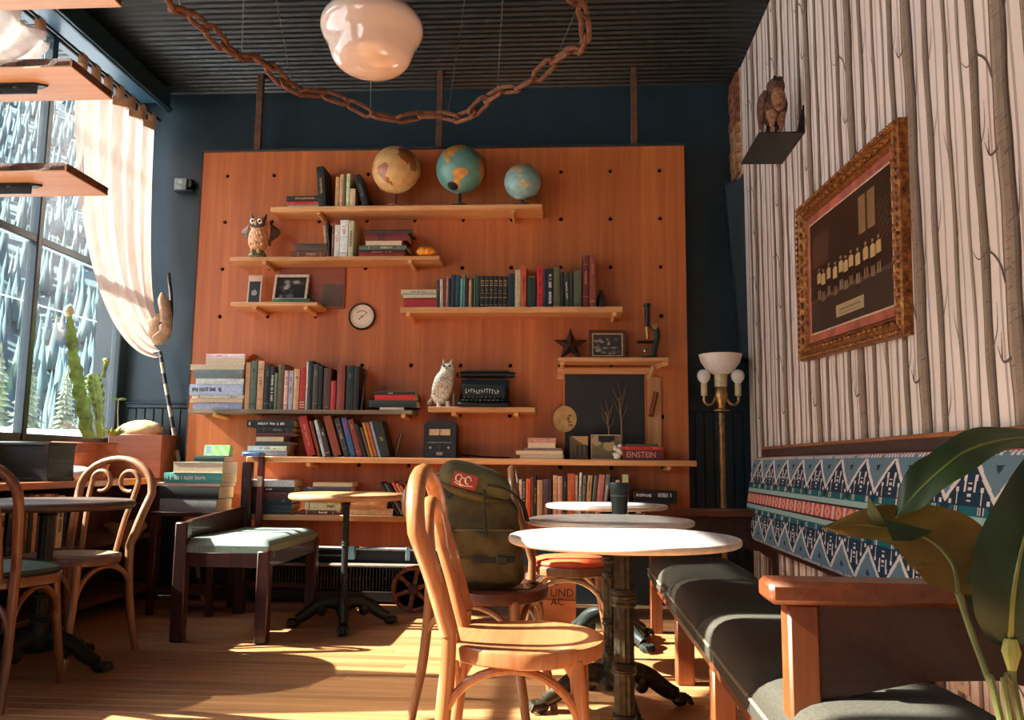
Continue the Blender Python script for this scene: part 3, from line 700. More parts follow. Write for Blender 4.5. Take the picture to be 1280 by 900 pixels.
g4 += [('dark blue-green', 634.6, 642.6, 342, 'dkteal', None), ('cream', 643.4, 650.4, 337, 'cream', 'gold'), ('tall orange-red', 650.8, 657.6, 331, 'orange', 'dkred'), ('dark green', 659, 669.6, 345, 'dkgreen', 'gold', 0, [(.95, .04)]), ('red and navy', 671, 678.6, 333, 'red', 'navy', 0, [(.80, .12), (.52, .1), (.2, .14)]), ('navy', 679, 683.2, 336, 'navy', None),
    ('black white-lettered', 683.6, 691.6, 335, 'black', 'white', 0, [(.78, .1), (.5, .24), (.1, .3)]), ('tan and olive', 692, 700, 334, 'olive', 'tan', 0, [(.02, .04)]), ('black', 701, 704.8, 340, 'black', None), ('white-edged black', 707, 712, 340, 'dkgray', 'white', -2), ('dark green', 712.3, 716.4, 339, 'dkgreen', None), ('olive', 717, 727, 338, 'olive', None),
    ('tall dark red', 728.5, 736.2, 319, 'dkred', 'salmon'), ('tall red-brown', 736.8, 744.8, 319, 'redbrown', 'salmon')]
uprights('S4', 'on the bowed shelf', g4, 383, group='books on the bowed shelf')
# grey shelf
z5 = lying('S5', 'tall pile on the grey shelf', [('pale blue', 241, 303, 8, 'ltblue', 'paleblue'), ('tan-paged', 237, 304, 5, 'tan', None, True), ('white', 239, 304, 4.5, 'white', 'black'), ('blue and white black-lettered', 236, 303, 13, 'paleblue', 'black', False, [(.05, .55)]), ('white', 244, 304, 7, 'white', 'lilac'), ('beige', 241, 302, 11, 'gray', None), ('beige-paged', 235, 303, 6.5, 'cream', None, True), ('grey-white', 254, 304, 8, 'white', None, True), ('pink and white', 255, 303.5, 5, 'white', 'red', False, [(.02, .4)])], ys=4.79, group='books on the grey shelf', depth=.15)
uprights('S5', 'from the window on grey shelf', [('tan pink', 305, 311, 453, 'peach', 'tan'), ('grey-green', 311.4, 319, 451, 'graygreen', 'dkgreen'), ('tall tan', 320, 328, 451, 'peach', 'brown'), ('black', 329, 335.6, 456, 'black', 'gray'), ('black white-lettered', 336, 341.8, 458, 'black', 'white', 0, [(.2, .6)]), ('thin grey-green', 342, 345.7, 466, 'graygreen', None), ('dark olive', 346, 353.6, 455, 'olive', 'gray', 0, [(.78, .08)]), ('cream', 354, 359, 463, 'cream', 'gray'),
    ('blue-purple', 359.3, 365, 463, 'lilac', 'purple', 0, [(.4, .45)]), ('peach', 366, 373, 461, 'peach', 'olive', 0, [(.75, .1)]), ('bright red', 373.4, 380.6, 459, 'red', 'white', 0, [(.04, .04), (.1, .04), (.16, .04)]), ('thin white', 381, 383.4, 452, 'white', None), ('black', 383.8, 389.6, 451, 'black', None), ('charcoal', 390, 396.6, 455, 'dkgray', 'gray'), ('black', 397, 402, 457, 'black', None), ('tan-brown', 403, 412, 460, 'bark', 'tan', 0, [(.02, .06)]), ('short red', 413, 419, 476, 'red', None), ('red-brown', 420, 430, 456, 'redbrown', None), ('dark grey-green', 431.5, 440.6, 457, 'dkgreen', 'gray', 0, [(.72, .1)]), ('black', 441, 447.5, 458, 'black', None)], 512, group='books on the grey shelf')
lying('S5', 'short pile beside the white owl', [('pale thin', 475, 505, 3.5, 'cream', None), ('dark green', 461, 521, 9, 'dkgreen', 'graygreen', False, [(.03, .02)]), ('red', 468, 519, 7, 'red', None), ('black', 467, 519, 3.5, 'black', 'white', False, [(.3, .2)])], group='books on the grey shelf', depth=.15)
# long shelf
lying('S8', 'dark pile on the longest shelf', [('light blue', 305, 361, 6.5, 'ltblue', 'paleblue'), ('white cream', 313, 361, 6, 'white', 'gray'), ('charcoal', 322, 366, 5, 'dkgray', None), ('tan-yellow', 322, 357, 6.5, 'yellow', None, True), ('dark brown', 322, 369, 4.5, 'maroon', None), ('black', 322, 368, 6.5, 'black', 'gray'), ('black white-lettered', 310, 369, 9, 'black', 'white', False, [(.04, .06), (.2, .6)])], ys=4.79, group='books on the longest shelf', depth=.16)
uprights('S8', 'in leaning row, longest shelf', [('bright red', 384, 395, 520, 'red', 'salmon', -14), ('thin brown', 397, 401, 526, 'brown', None, -13), ('white-blue', 403, 407, 525, 'paleblue', 'blue', -13), ('black and white', 408, 414, 535, 'dkgray', 'white', -10.5), ('reddish brown', 417, 427.5, 520, 'redbrown', None, -16), ('dark patterned', 430, 437, 523, 'dkgray', 'tan', -15), ('red and blue', 438, 445, 522, 'blue', 'red', -14, [(.55, .4)]), ('red patterned', 446, 453.5, 524, 'redbrown', 'pink', -14), ('thin black', 454.5, 459, 530, 'black', None, -13), ('olive', 460, 463.5, 534, 'olive', None, -12), ('thin tan', 464, 467.5, 528, 'yellow', None, -13), ('orange', 468, 472, 528, 'orange', None, -13), ('light blue', 473, 476.5, 527, 'ltblue', None, -13), ('dark green', 477, 488, 527, 'dkgreen', 'gold', -12, [(.45, .12)])], 574, group='books on the longest shelf')
lying('S8', 'pale middle pile on the longest shelf', [('pink cream', 650, 705, 5, 'cream', None, True), ('pinkish', 645, 704, 5.5, 'peach', None, True), ('thin grey', 655, 702, 3, 'gray', None), ('cream', 660, 695, 6.5, 'cream', None, True), ('tan', 660, 695, 6, 'tan', None)], ys=4.79, group='books on the longest shelf', depth=.15)
zE = zS('S8')
lying('S8', 'red pile under the star shelf', [('red gold-lettered', 778, 829, 12.5, 'dkred', None), ('red', 776, 829, 4.5, 'red', 'salmon'), ('brown', 782, 822, 3, 'bark', None)], ys=4.79, group='books on the longest shelf', depth=.15)
for o in [o for o in COL.objects if o.get('label', '').startswith('red gold-lettered')]:
    textobj('EINSTEIN', .046, plain((214, 150, 120), .5), o, (.028, -.004, .105), (R(90), R(-90), 0), xs=.9)
# lowest shelf
z9 = zS('S9')
lying('S9', 'window-end pile on the lowest shelf', [('dark teal', 312, 368, 5.5, 'dkteal', None), ('teal', 312, 370, 7, 'dkteal', 'teal'), ('black', 310, 370, 7, 'black', 'gray', False, [(.06, .1), (.8, .06)]), ('maroon', 308, 365, 7, 'maroon', None), ('black', 308, 373, 6, 'black', 'white', False, [(.42, .16)]), ('lilac-white', 307, 373, 8, 'lilac', None)], ys=4.76, group='books on the lowest shelf')
lying('S9', 'pile behind the slim wooden table', [('dark', 378, 430, 5, 'maroon', 'white'), ('cream', 386, 430, 10, 'cream', 'brown'), ('black', 386, 440, 12, 'bark', None), ('black', 384, 442, 6, 'dkgray', None), ('tan', 394, 444, 6, 'yellow', None, True)], ys=4.77, group='books on the lowest shelf')
lying('S9', 'pale pair beyond the slim wooden table', [('cream', 440, 495, 8, 'cream', None), ('pinkish', 439, 487, 8, 'peach', None)], ys=4.77, group='books on the lowest shelf')
rows = []
for k, (wd, c, tc) in enumerate((('thin black', 'black', None), ('thin grey', 'gray', None), ('thin black', 'black', None), ('thin orange', 'orange', None), ('thin tan', 'peach', None), ('thin orange', 'orange', None), ('thin bark-brown', 'bark', None), ('thin black', 'black', None))):
    rows.append((wd, 497 + k * 4.4, 500.6 + k * 4.4, 603 + (k % 3) * 2, c, tc, -24 + k * .6))
uprights('S9', 'in slanting row beside the backpack', rows, 643, ys=4.77, group='books on the lowest shelf', depth=.14)
pale9 = [('dark patterned', 584, 590, 603, 'dkgray', 'tan'), ('black', 590.5, 596, 600, 'black', None), ('cream', 596.5, 603, 606, 'cream', 'dkred'), ('brown', 603.5, 610, 602, 'brown', None), ('dark red', 610.5, 617, 606, 'dkred', 'gold'), ('black', 617.5, 622.5, 600, 'black', 'white'), ('black white-lettered', 623, 629, 597, 'black', 'white', 0, [(.1, .8)]), ('grey patterned', 629.5, 636, 599, 'olive', 'tan'), ('pinkish', 636.5, 642, 604, 'pink', None), ('black', 642.5, 648, 598, 'black', 'white'), ('cream', 648.5, 652.5, 599, 'cream', 'brown'), ('black dotted', 652.8, 656.5, 597, 'black', 'white', 0, [(.2, .7)]),
    ('red-orange', 657, 663.4, 598, 'orange', None), ('brown', 663.8, 667, 596, 'brown', None), ('thin black', 667.3, 670.3, 595, 'black', 'tan'), ('tan', 671, 678.3, 600, 'tan', None), ('purple and yellow', 678.8, 685.8, 599, 'purple', 'yellow', 0, [(.06, .3)]), ('thin black', 686.2, 690, 598, 'black', None), ('peach', 691, 696.6, 594, 'peach', None), ('peach gold', 697, 703, 595, 'peach', 'gold'), ('black', 704, 708.8, 595, 'black', 'gray'), ('broad orange', 709.3, 718.6, 592, 'orange', None),
    ('thin cream', 719, 722.4, 594, 'cream', None), ('thin white', 722.7, 725.6, 591, 'white', 'dkgray', 2), ('grey', 726.2, 730.5, 594, 'gray', 'black', 3), ('tan', 731.2, 737, 594, 'tan', 'dkgray', 4), ('grey-green', 738, 742.5, 594, 'graygreen', None, 5), ('salmon', 743.2, 751, 593, 'salmon', None, 6), ('light grey', 752, 757.5, 593, 'gray', 'white', 6), ('black', 765, 769, 597, 'black', None, 0), ('cream', 769.5, 775, 600, 'cream', None, 0), ('cream', 779, 786, 593, 'cream', 'peach', 0)]
uprights('S9', 'behind the marble tables, lowest shelf', pale9, 643, ys=4.77, group='books on the lowest shelf')
lying('S9', 'lamp-end pile on the lowest shelf', [('black', 791, 843, 7, 'black', None), ('white', 794, 832, 3, 'white', None, True), ('maroon', 791, 835, 9, 'maroon', 'salmon'), ('black', 790, 845, 5, 'black', None), ('black white-lettered', 792, 845, 11, 'black', 'white', False, [(.04, .4), (.55, .4)])], ys=4.77, group='books on the lowest shelf')
zt9 = z9 + .235
lying('S9', 'red pair laid over books behind the backpack', [('red', 592, 618, 5, 'red', 'pink'), ('red', 590, 627, 5, 'red', 'maroon')], ys=4.775, group='books on the lowest shelf', zbase=z9 + .204, depth=.1)

# ================================================================== THINGS ON THE SHELVES
# ---- globes
def ell(lon, lat, cx, cy, rx, ry, rot=0):
    dx = ((lon - cx + 180) % 360 - 180); dy = lat - cy; c, s_ = math.cos(R(rot)), math.sin(R(rot))
    return ((dx * c + dy * s_) / rx) ** 2 + ((-dx * s_ + dy * c) / ry) ** 2
LAND = [(-60, -8, 17, 13, 0), (-66, -28, 8, 24, 8), (-100, 45, 26, 18, 0), (-90, 62, 36, 14, 0), (-95, 22, 6, 14, 40), (-42, 72, 16, 10, 0), (15, 8, 22, 24, 0), (24, -18, 13, 18, 0), (18, 50, 26, 12, 0), (80, 52, 62, 20, 0), (78, 20, 9, 14, 0), (105, 25, 20, 16, 0), (134, -25, 20, 12, 0), (47, -19, 3, 8, 15), (114, 0, 9, 6, 0), (140, 37, 3, 8, -30)]
def globecol(sea, land, land2, ice, eq):
    def f(lon, lat):
        wob = .16 * math.sin(lon * .31 + lat * .17) + .12 * math.sin(lat * .43 - lon * .11)
        m_ = min(ell(lon, lat, *e) for e in LAND) + wob
        if lat < -72 or lat > 80: return ice
        if abs(lat) < .9 : return eq
        if m_ < 1:
            k = (math.sin(lon * .21) * math.sin(lat * .27)) > .1
            return land if k else land2
        j = 1 + .05 * math.sin(lon * .13) * math.sin(lat * .2)
        return tuple(min(255, c * j) for c in sea)
    return f
def sphere_print(name, parent, r, fn, c, tilt, spin, rough=.35):
    N, M_ = 96, 48; mb = MB()
    mb.grid(lambda u, v: (r * math.cos(2 * PI * u) * math.cos(-PI / 2 + PI * v), r * math.sin(2 * PI * u) * math.cos(-PI / 2 + PI * v), r * math.sin(-PI / 2 + PI * v)), N, M_, wrap=True)
    me = mb.mesh(name, printed(rough, .5, 'globe_print'))
    color_faces(me, [L(tuple(fn(360 * (i + .5) / N - 180, -90 + 180 * (j + .5) / M_))) for j in range(M_) for i in range(N)])
    o = bpy.data.objects.new(name, me); COL.objects.link(o); o.parent = parent; o.location = c; o.rotation_euler = (R(tilt[0]), R(tilt[1]), R(spin)); return o
z1 = zS('S1') + .0005
def globe(px, pyc, rpx, lab, fn, tilt, spin, basecol, arc=True, hole=False):
    yy = YP - .16; P = PY(px, pyc, yy); r = rpx * yy / F
    t = thing('globe', lab, 'globe', (P.x, yy, z1), 0, 'globes on the top shelf')
    zc = P.z - z1
    sphere_print('sphere', t, r, fn, (0, 0, zc), tilt, spin)
    mb_ = plain(basecol, .4, .4)
    q = MB(); q.lathe([(.001, .0), (.055, .0), (.056, .006), (.03, .012), (.012, .018), (.008, max(.02, zc - r - .004))], 20)
    q.build('base', mb_, t)
    if arc:
        q = MB(); q.tube([((r + .006) * math.sin(R(a)) , -.004, zc - (r + .006) * math.cos(R(a))) for a in range(-45, 72, 6)], .004, 6); q.build('meridian_arm', mb_, t)
        q = MB(); q.lathe([(.0, r - .002), (.007, r + .002), (.007, r + .007), (0, r + .009)], 10, M=Matrix.Translation((0, 0, zc)) @ Euler((R(tilt[0]), R(tilt[1]), 0)).to_matrix().to_4x4()); q.build('pole_cap', mb_, t)
    if hole:
        q = MB(); ct = Matrix.Translation((0, 0, zc)) @ rotm('Y', 196) @ rotm('X', 26); q.lathe([(.034, r * .955), (.034, r * .990), (.026, r * 1.004), (0, r * 1.006)], 20, M=ct); q.build('pole_opening', M_black, t, 'black open socket under the sphere')
globe(495.5, 213, 31.5, 'largest antique globe, cream and orange with brown continents, nearest the books', globecol((222, 172, 108), (176, 92, 48), (150, 100, 50), (222, 190, 140), (150, 96, 50)), (-18, 14), 118, (132, 72, 40))
globe(575.5, 212, 31.5, 'teal globe with yellow continents and a black socket, middle of three', globecol((104, 152, 140), (220, 160, 62), (206, 128, 62), (214, 206, 178), (70, 110, 110)), (-16, -12), 158, (40, 38, 34), False, True)
globe(653, 228, 23.5, 'smallest pale blue globe at the shelf end', globecol((140, 176, 172), (206, 186, 140), (190, 170, 126), (220, 216, 196), (90, 120, 120)), (-8, 6), -30, (60, 56, 50), False)
# ---- owl with open wings
def feather(name, parent, pts, r, mat): q = MB(); q.tube(pts, r, 6); return q.build(name, mat, parent)
P = PY(322, 320, YP - .15); z2 = zS('S2') + .0005
M_owlt = plain((196, 138, 96), .55, vary=.25, scale=55, bump=.3); M_owld = plain((74, 50, 38), .6, vary=.4, scale=70, bump=.4); M_owlw = plain((224, 204, 180), .5, vary=.1)
t = thing('owl_figurine', 'brown ceramic owl with raised wings beside two brown books', 'owl', (P.x, P.y, z2))
q = MB(); q.lathe([(.001, 0), (.055, 0), (.06, .012), (.05, .03), (.036, .05), (.03, .055)], 18, M=Matrix.Diagonal((1, .8, 1, 1))); q.build('rock_base', plain((96, 92, 70), .8, vary=.5, scale=40, bump=.6), t)
q = MB(); q.lathe([(.02, .035), (.046, .055), (.060, .095), (.062, .13), (.054, .165), (.046, .185), (.052, .20), (.056, .222), (.048, .246), (.02, .258), (.0, .26)], 22, M=Matrix.Diagonal((1, .82, 1, 1))); q.build('body', M_owlt, t)
q = MB(); q.ball((0, -.03, .218), (.052, .026, .034), 18, 10); q.build('face', M_owld, t)
for s_ in (-1, 1):
    q = MB(); q.ball((s_ * .022, -.05, .222), (.017, .008, .017), 14, 8); q.build('eye_disc', M_owlw, t)
    q = MB(); q.ball((s_ * .022, -.057, .222), (.008, .004, .008), 10, 6); q.build('eye', M_black, t)
    q = MB(); q.tube([(s_ * .036, -.012, .24), (s_ * .044, -.01, .265), (s_ * .046, -.008, .285)], [.014, .008, .002], 8); q.build('ear_tuft', M_owld, t)
    q = MB(); q.grid(lambda u, v, s_=s_: (s_ * (.05 + .068 * math.sin(PI * min(1, v * 1.05 + .1)) * (.25 + .75 * u) + .012 * v), .012 + .03 * u - .012 * math.sin(PI * v), .245 - .165 * v * (1 - .12 * u) - .02 * u * (1 - v) ), 6, 12)
    q.grid(lambda u, v, s_=s_: (s_ * (.05 + .068 * math.sin(PI * min(1, v * 1.05 + .1)) * (.25 + .75 * u) + .012 * v), .022 + .03 * u - .012 * math.sin(PI * v), .245 - .165 * v * (1 - .12 * u) - .02 * u * (1 - v) ), 6, 12)
    q.build('wing', M_owld, t)
    q = MB(); q.tube([(s_ * .02, -.035, .045), (s_ * .022, -.05, .03)], [.012, .009], 8); q.build('foot', plain((170, 130, 70), .6), t)
q = MB(); q.tube([(0, -.05, .216), (0, -.062, .208), (0, -.06, .196)], [.009, .007, .002], 8); q.build('beak', plain((206, 160, 70), .5), t)
q = MB()
for r_ in range(4):
    for k in range(5 - r_ % 2): q.ball(((k - 2 + .5 * (r_ % 2)) * .017, -.048 + abs(k - 2) * .004, .085 + r_ * .022), (.009, .004, .012), 8, 5)
stuff(q.build('breast_feathers', plain((206, 152, 112), .6, vary=.2), t))
# ---- small pumpkin
def pumpkin(t, r, hh, col, n=10):
    mb = MB(); mb.grid(lambda u, v: ((lambda rr, a, p: (rr * math.cos(a) * math.cos(p), rr * math.sin(a) * math.cos(p), hh / 2 + hh / 2 * math.sin(p) * (1 - .18 * (abs(math.sin(p)) > .9))))(r * (.88 + .12 * abs(math.cos(n / 2 * 2 * PI * u))), 2 * PI * u, -PI / 2 + PI * v)), 60, 14, wrap=True)
    mb.build('fruit', plain(col, .4, vary=.12, scale=12), t)
    MB().tube([(0, 0, hh * .92), (.002, 0, hh * 1.08), (.006, 0, hh * 1.2)], [.006, .004, .004], 7).build('stem', plain((110, 100, 60), .8), t)
P = PY(533, 320, YP - .165)
pumpkin(thing('pumpkin', 'little orange pumpkin at the end of the second shelf', 'pumpkin', (P.x, P.y, z2)), .062, .064, (226, 142, 40))
# ---- S3 pictures
z3 = zS('S3') + .0005
def photo_noise(seed, dark, light, blobs):
    rd = random.Random(seed); B = [(rd.uniform(.1, .9), rd.uniform(.05, .85), rd.uniform(.05, .16), rd.uniform(.04, .12), rd.uniform(.2, 1)) for _ in range(blobs)]
    def f(u, v):
        k = .08 + .1 * v
        for x, y_, a, b, s_ in B:
            d = ((u - x) / a) ** 2 + ((v - y_) / b) ** 2
            if d < 1: k = max(k, s_ * (1 - .6 * d))
        return tuple(d_ + (l - d_) * k for d_, l in zip(dark, light))
    return f
def framed(name, lab, loc, w_, h_, fw, fcol, fn, lean=12, fd=.014, rough=.4, rz=0, mat_w=0, cat='photo', yaw=0, nx=40, ny=30, group=None):
    t = thing(name, lab, cat, loc, group=group, rot=(R(-lean), 0, R(rz)))
    fm = fcol if not isinstance(fcol, tuple) else plain(fcol, .45)
    for c, d in (((0, 0, fw / 2), (w_, fd, fw)), ((0, 0, h_ - fw / 2), (w_, fd, fw)), ((-w_ / 2 + fw / 2, 0, h_ / 2), (fw, fd, h_ - 2 * fw)), ((w_ / 2 - fw / 2, 0, h_ / 2), (fw, fd, h_ - 2 * fw))):
        MB().box(c, d, bev=.002).build('frame_rail', fm, t)
    if mat_w: MB().box((0, .0015, h_ / 2), (w_ - 2 * fw, .002, h_ - 2 * fw)).build('mat_board', plain((206, 180, 140), .8), t)
    picture('photo_print', t, w_ - 2 * fw - 2 * mat_w, h_ - 2 * fw - 2 * mat_w, nx, ny, fn, Matrix.Translation((0, .0 if mat_w else .002, fw + mat_w)), .3)
    return t
yy = YP - .09
P0, P1 = PY(308, 377, yy), PY(327, 343, yy)
t = thing('photo_card', 'narrow dark photo card with pale top standing on short shelf', 'photo', ((P0.x + P1.x) / 2, yy, z3), rot=(R(-6), 0, 0)); w_, h_ = P1.x - P0.x, P1.z - z3
picture('card_print', t, w_, h_, 20, 30, lambda u, v: (206, 176, 148) if v > .80 or u < .08 or u > .92 else ((190, 184, 170) if ((u - .5) / .22) ** 2 + ((v - .42) / .10) ** 2 < 1 and (int(u * 20) + int(v * 30)) % 2 else (26, 24, 22)), Matrix.Identity(4), .3, .004)
P0, P1 = PY(338, 371, yy), PY(383, 335, yy)
lying('S3', 'the short pale shelf, under the leaning photograph', [('teal-green', 335, 383, 7, 'green', 'graygreen')], ys=YP - .125, depth=.11)
zz = z3 + 7 * (YP - .125) / F
framed('framed_photo', 'white framed photograph leaning on top of a teal-green book', ((P0.x + P1.x) / 2 + .004, yy + .02, zz), P1.x - P0.x, .178, .016, (206, 190, 168), photo_noise(4, (18, 20, 20), (190, 186, 176), 16), 14)
P0, P1 = PY(385, 386, YP), PY(431, 334, YP)
t = thing('wooden_plaque', 'brown board with a dark square patch hung behind the white framed photograph', 'board', ((P0.x + P1.x) / 2, YP - .008, (P0.z + P1.z) / 2))
MB().box((-.09, 0, 0), (P1.x - P0.x + .2, .012, P1.z - P0.z), bev=.002).build('board', wood('plaque_wood', (112, 50, 24), (152, 76, 38), 'x', .5, rand=False), t)
MB().box((.045, -.0066, -.05), (.135, .0015, .138)).build('dark_patch', plain((84, 66, 54), .7, vary=.2, scale=12), t, 'dark brown square')  # square darker than the board around it
# ---- barometer
P = PY(453, 396, YP)
t = thing('barometer', 'round cream dial barometer with dark rim hung on the plywood wall', 'barometer', (P.x, YP - .0006, P.z), rot=(R(90), 0, 0))
MB().lathe([(.0, 0), (.084, 0), (.086, .012), (.080, .022), (.074, .020), (.074, .012)], 40).build('case', plain((44, 28, 20), .35, .3), t)
MB().lathe([(.0, .0125), (.075, .0125), (.075, .013)], 40).build('dial', plain((226, 200, 172), .6, vary=.04), t)
q = MB()
for k in range(24):
    a = R(-225 + k * 270 / 23); r0 = .060 if k % 4 else .054
    q.tube([(r0 * math.cos(a), r0 * math.sin(a), .0136), (.067 * math.cos(a), .067 * math.sin(a), .0136)], .0011, 4)
for k in range(9):
    a = R(140 - 12.5 * k); q.box((.036 * math.cos(a), .036 * math.sin(a), .0134), (.006, .005, .0006))
stuff(q.build('scale_marks', M_black, t))
MB().tube([(-.02, -.02, .0155), (.04, .03, .0155)], [.002, .0006], 6).build('needle', M_black, t)
MB().lathe([(.0, .016), (.006, .016), (.006, .012)], 12).build('hub', M_brass, t)
# ---- orange cloth bundle on the books, twig
P0 = PY(320, 450, 4.84)
t = thing('orange_leaf', 'curled orange leaf lying on the tall tan books', 'leaf', (P0.x, 4.86, PY(320, 451, 4.80).z + .004))
q = MB(); q.grid(lambda u, v: ((u - .5) * .085 * (1 - .3 * v), -.05 + .09 * v, .004 + .034 * math.sin(PI * u * .9 + .2) * (1 - .3 * v)), 12, 6); q.grid(lambda u, v: ((u - .5) * .085 * (1 - .3 * v), -.05 + .09 * v, .0015 + .034 * math.sin(PI * u * .9 + .2) * (1 - .3 * v)), 12, 6)
q.build('blade', plain((224, 122, 34), .5, vary=.15), t)
P0 = PY(448, 511, 4.80)
t = thing('twig', 'dark forked twig standing at the end of the grey shelf book row', 'twig', (P0.x + .012, 4.82, zS('S5') + .001))
MB().tube([(0, 0, 0), (.012, 0, .12), (.02, .01, .2), (.035, .01, .26)], [.005, .004, .004, .002], 6).build('stem', M_maho, t); MB().tube([(.02, .01, .2), (.004, .01, .24)], [.003, .001], 6).build('fork', M_maho, t)
# ---- white owl
P = PY(555, 508, YP - .135); z6 = zS('S6') + .0005
M_wo = plain((206, 190, 176), .75, vary=.35, scale=90, bump=.7)
t = thing('owl_statue', 'pale grey speckled owl statue beside the black typewriter', 'owl', (P.x - .012, P.y, z6))
sp = spline([(-.012, 0, .02), (-.01, 0, .06), (.0, 0, .11), (.012, 0, .16), (.024, 0, .20), (.028, 0, .235), (.028, 0, .262)], 5)
rr = np.interp(np.linspace(0, 1, len(sp)), [0, .12, .3, .5, .68, .8, .9, 1], [.03, .05, .062, .06, .044, .04, .036, .014])
MB().tube(sp, list(rr), 18).build('body', M_wo, t)
MB().tube(spline([(-.03, .01, .10), (-.06, .014, .05), (-.085, .012, .015)], 5), [.034] * 5 + [.026] * 5 + [.012], 10, flat=.5).build('tail', M_wo, t)
for s_ in (-1, 1):
    q = MB(); q.tube(spline([(.02, s_ * .03, .19), (-.015, s_ * .05, .13), (-.05, s_ * .04, .07)], 6), [.01] + list(np.linspace(.03, .03, 6)) + list(np.linspace(.028, .006, 6)), 10, flat=1.2); q.build('wing', M_wo, t)
    MB().tube([(.028 + s_ * .02, -.012, .255), (.03 + s_ * .026, -.012, .285)], [.010, .002], 7).build('ear_tuft', M_wo, t)
    MB().ball((.028 + s_ * .016, -.036, .242), (.009, .005, .009), 10, 6).build('eye', plain((96, 84, 84), .4), t)
    MB().tube([(.01 + s_ * .025, -.02, .03), (.014 + s_ * .028, -.03, .0), (.02 + s_ * .03, -.05, .006)], [.016, .012, .006], 8).build('foot', M_wo, t)
MB().tube([(.028, -.04, .235), (.028, -.05, .225), (.028, -.046, .215)], [.006, .005, .001], 7).build('beak', plain((120, 110, 104), .4), t)
# ---- typewriter
P = PY(604, 508, YP - .11)
t = thing('typewriter', 'old black typewriter with worn pale lettering on its short pale shelf', 'typewriter', (P.x + .012, P.y - .01, z6))
M_tw = plain((20, 22, 20), .35, .3, .2, 60)
q = MB(); q.box((0, 0, .014), (.30, .19, .028), bev=.008); q.build('base', M_tw, t)
q = MB(); q.prism([(-.095, .028), (-.085, .05), (-.02, .10), (-.015, .165), (.08, .165), (.085, .028)], -.142, .142, Matrix.Rotation(PI / 2, 4, 'Z') @ Matrix.Rotation(PI / 2, 4, 'X')); q.build('housing', M_tw, t)
MB().cyl((-.155, .03, .198), (.165, .03, .198), .019, .019, 18).build('platen', M_black, t)
for s_ in (-1, 1): MB().cyl((s_ * .165, .03, .198), (s_ * .176, .03, .198), .016, .016, 14).build('platen_knob', M_black, t)
MB().box((0, .035, .212), (.27, .004, .035), bev=.001).build('paper_rest', M_tw, t)
MB().tube([(-.15, .01, .222), (.15, .01, .222)], .003, 8).build('paper_bail', plain((120, 116, 106), .3, .8), t)
q = MB()
for r_ in range(4):
    for k in range(10): q.lathe([(.0, .0), (.0095, 0), (.0095, .005), (0, .006)], 8, M=Matrix.Translation((-.115 + k * .025 + r_ * .006, -.125 + r_ * .028 + .01, .034 + r_ * .017)))
stuff(q.build('keys', plain((64, 62, 56), .35, .2), t, 'four rows of round dark keys'))
q = MB(); rd = random.Random(2)
for k in range(13):
    zc_ = .078 + .004 * math.sin(k); q.box((-.105 + k * .0155, -.062 - .0, zc_ + .012), (.003, .002, rd.uniform(.014, .026)), rotm('Y', 0))
    q.box((-.105 + k * .0155 + .005, -.061, zc_ + rd.choice((.004, .012, .02))), (.009, .002, .0035))
q2 = stuff(q.build('name_lettering', plain((206, 200, 184), .5), t, 'worn pale maker lettering')); q2.location = (.0, .012, -.006); q2.rotation_euler = (0, 0, 0)
MB().box((0, -.0855, .094), (.25, .004, .07), rotm('X', 0), bev=.001).build('front_plate', M_tw, t)
q2.location = (0, -.0275, -.0)
for s_ in (-1, 1): MB().lathe([(.0, .165), (.032, .165), (.034, .172), (.0, .174)], 18, (s_ * .085, .045, 0)).build('ribbon_spool', plain((70, 68, 62), .3, .6), t)
P = PY(568, 508, YP - .16)
t = thing('candle_stub', 'olive candle stub between the white owl and typewriter', 'candle', (P.x, P.y - .01, z6)); MB().lathe([(0, 0), (.011, 0), (.011, .075), (.009, .078), (0, .076)], 14).build('wax', plain((112, 92, 62), .5, sss=.1), t); MB().cyl((0, 0, .076), (0, 0, .084), .001, .001, 5).build('wick', M_black, t)
# ---- meter box, papers, feather on the long shelf
z8 = zS('S8') + .0005
P0, P1 = PY(530, 572, 4.84), PY(571, 527, 4.84); w_, h_ = P1.x - P0.x, P1.z - z8
t = thing('meter_box', 'black rounded meter box with a cream window under the typewriter shelf', 'meter', ((P0.x + P1.x) / 2, 4.87, z8))
q = MB(); pr = [(-w_ / 2, 0), (w_ / 2, 0), (w_ / 2, h_ * .86)] + [(w_ / 2 - .03 + .03 * math.cos(R(a)), h_ - .03 + .03 * math.sin(R(a))) for a in (20, 45, 70, 90)] + [(-w_ / 2 + .03 - .03 * math.sin(R(a)), h_ - .03 + .03 * math.cos(R(a))) for a in (0, 25, 50, 75)]
q.prism(pr, -.06, .06, Matrix.Rotation(PI / 2, 4, 'X')); q.build('case', plain((34, 32, 28), .35, .2), t)
MB().box((0, -.0615, h_ * .70), (w_ * .66, .004, h_ * .17), bev=.002).build('meter_window', plain((206, 172, 126), .3), t)
MB().box((0, -.064, h_ * .70), (w_ * .03, .003, h_ * .17)).build('window_divider', plain((120, 90, 60), .4), t)
MB().box((0, -.0612, h_ * .42), (w_ * .74, .003, .004)).build('trim_bar', plain((150, 140, 120), .35, .6), t)
MB().lathe([(0, 0), (.013, 0), (.013, .01), (0, .012)], 16, M=Matrix.Translation((0, -.06, h_ * .30)) @ rotm('X', 90)).build('dial_knob', plain((60, 58, 54), .3, .5), t)
for s_ in (-1, 1): MB().lathe([(0, 0), (.006, 0), (.006, .008), (0, .009)], 10, M=Matrix.Translation((s_ * w_ * .28, -.06, h_ * .28)) @ rotm('X', 90)).build('terminal', plain((196, 190, 176), .3, .7), t)
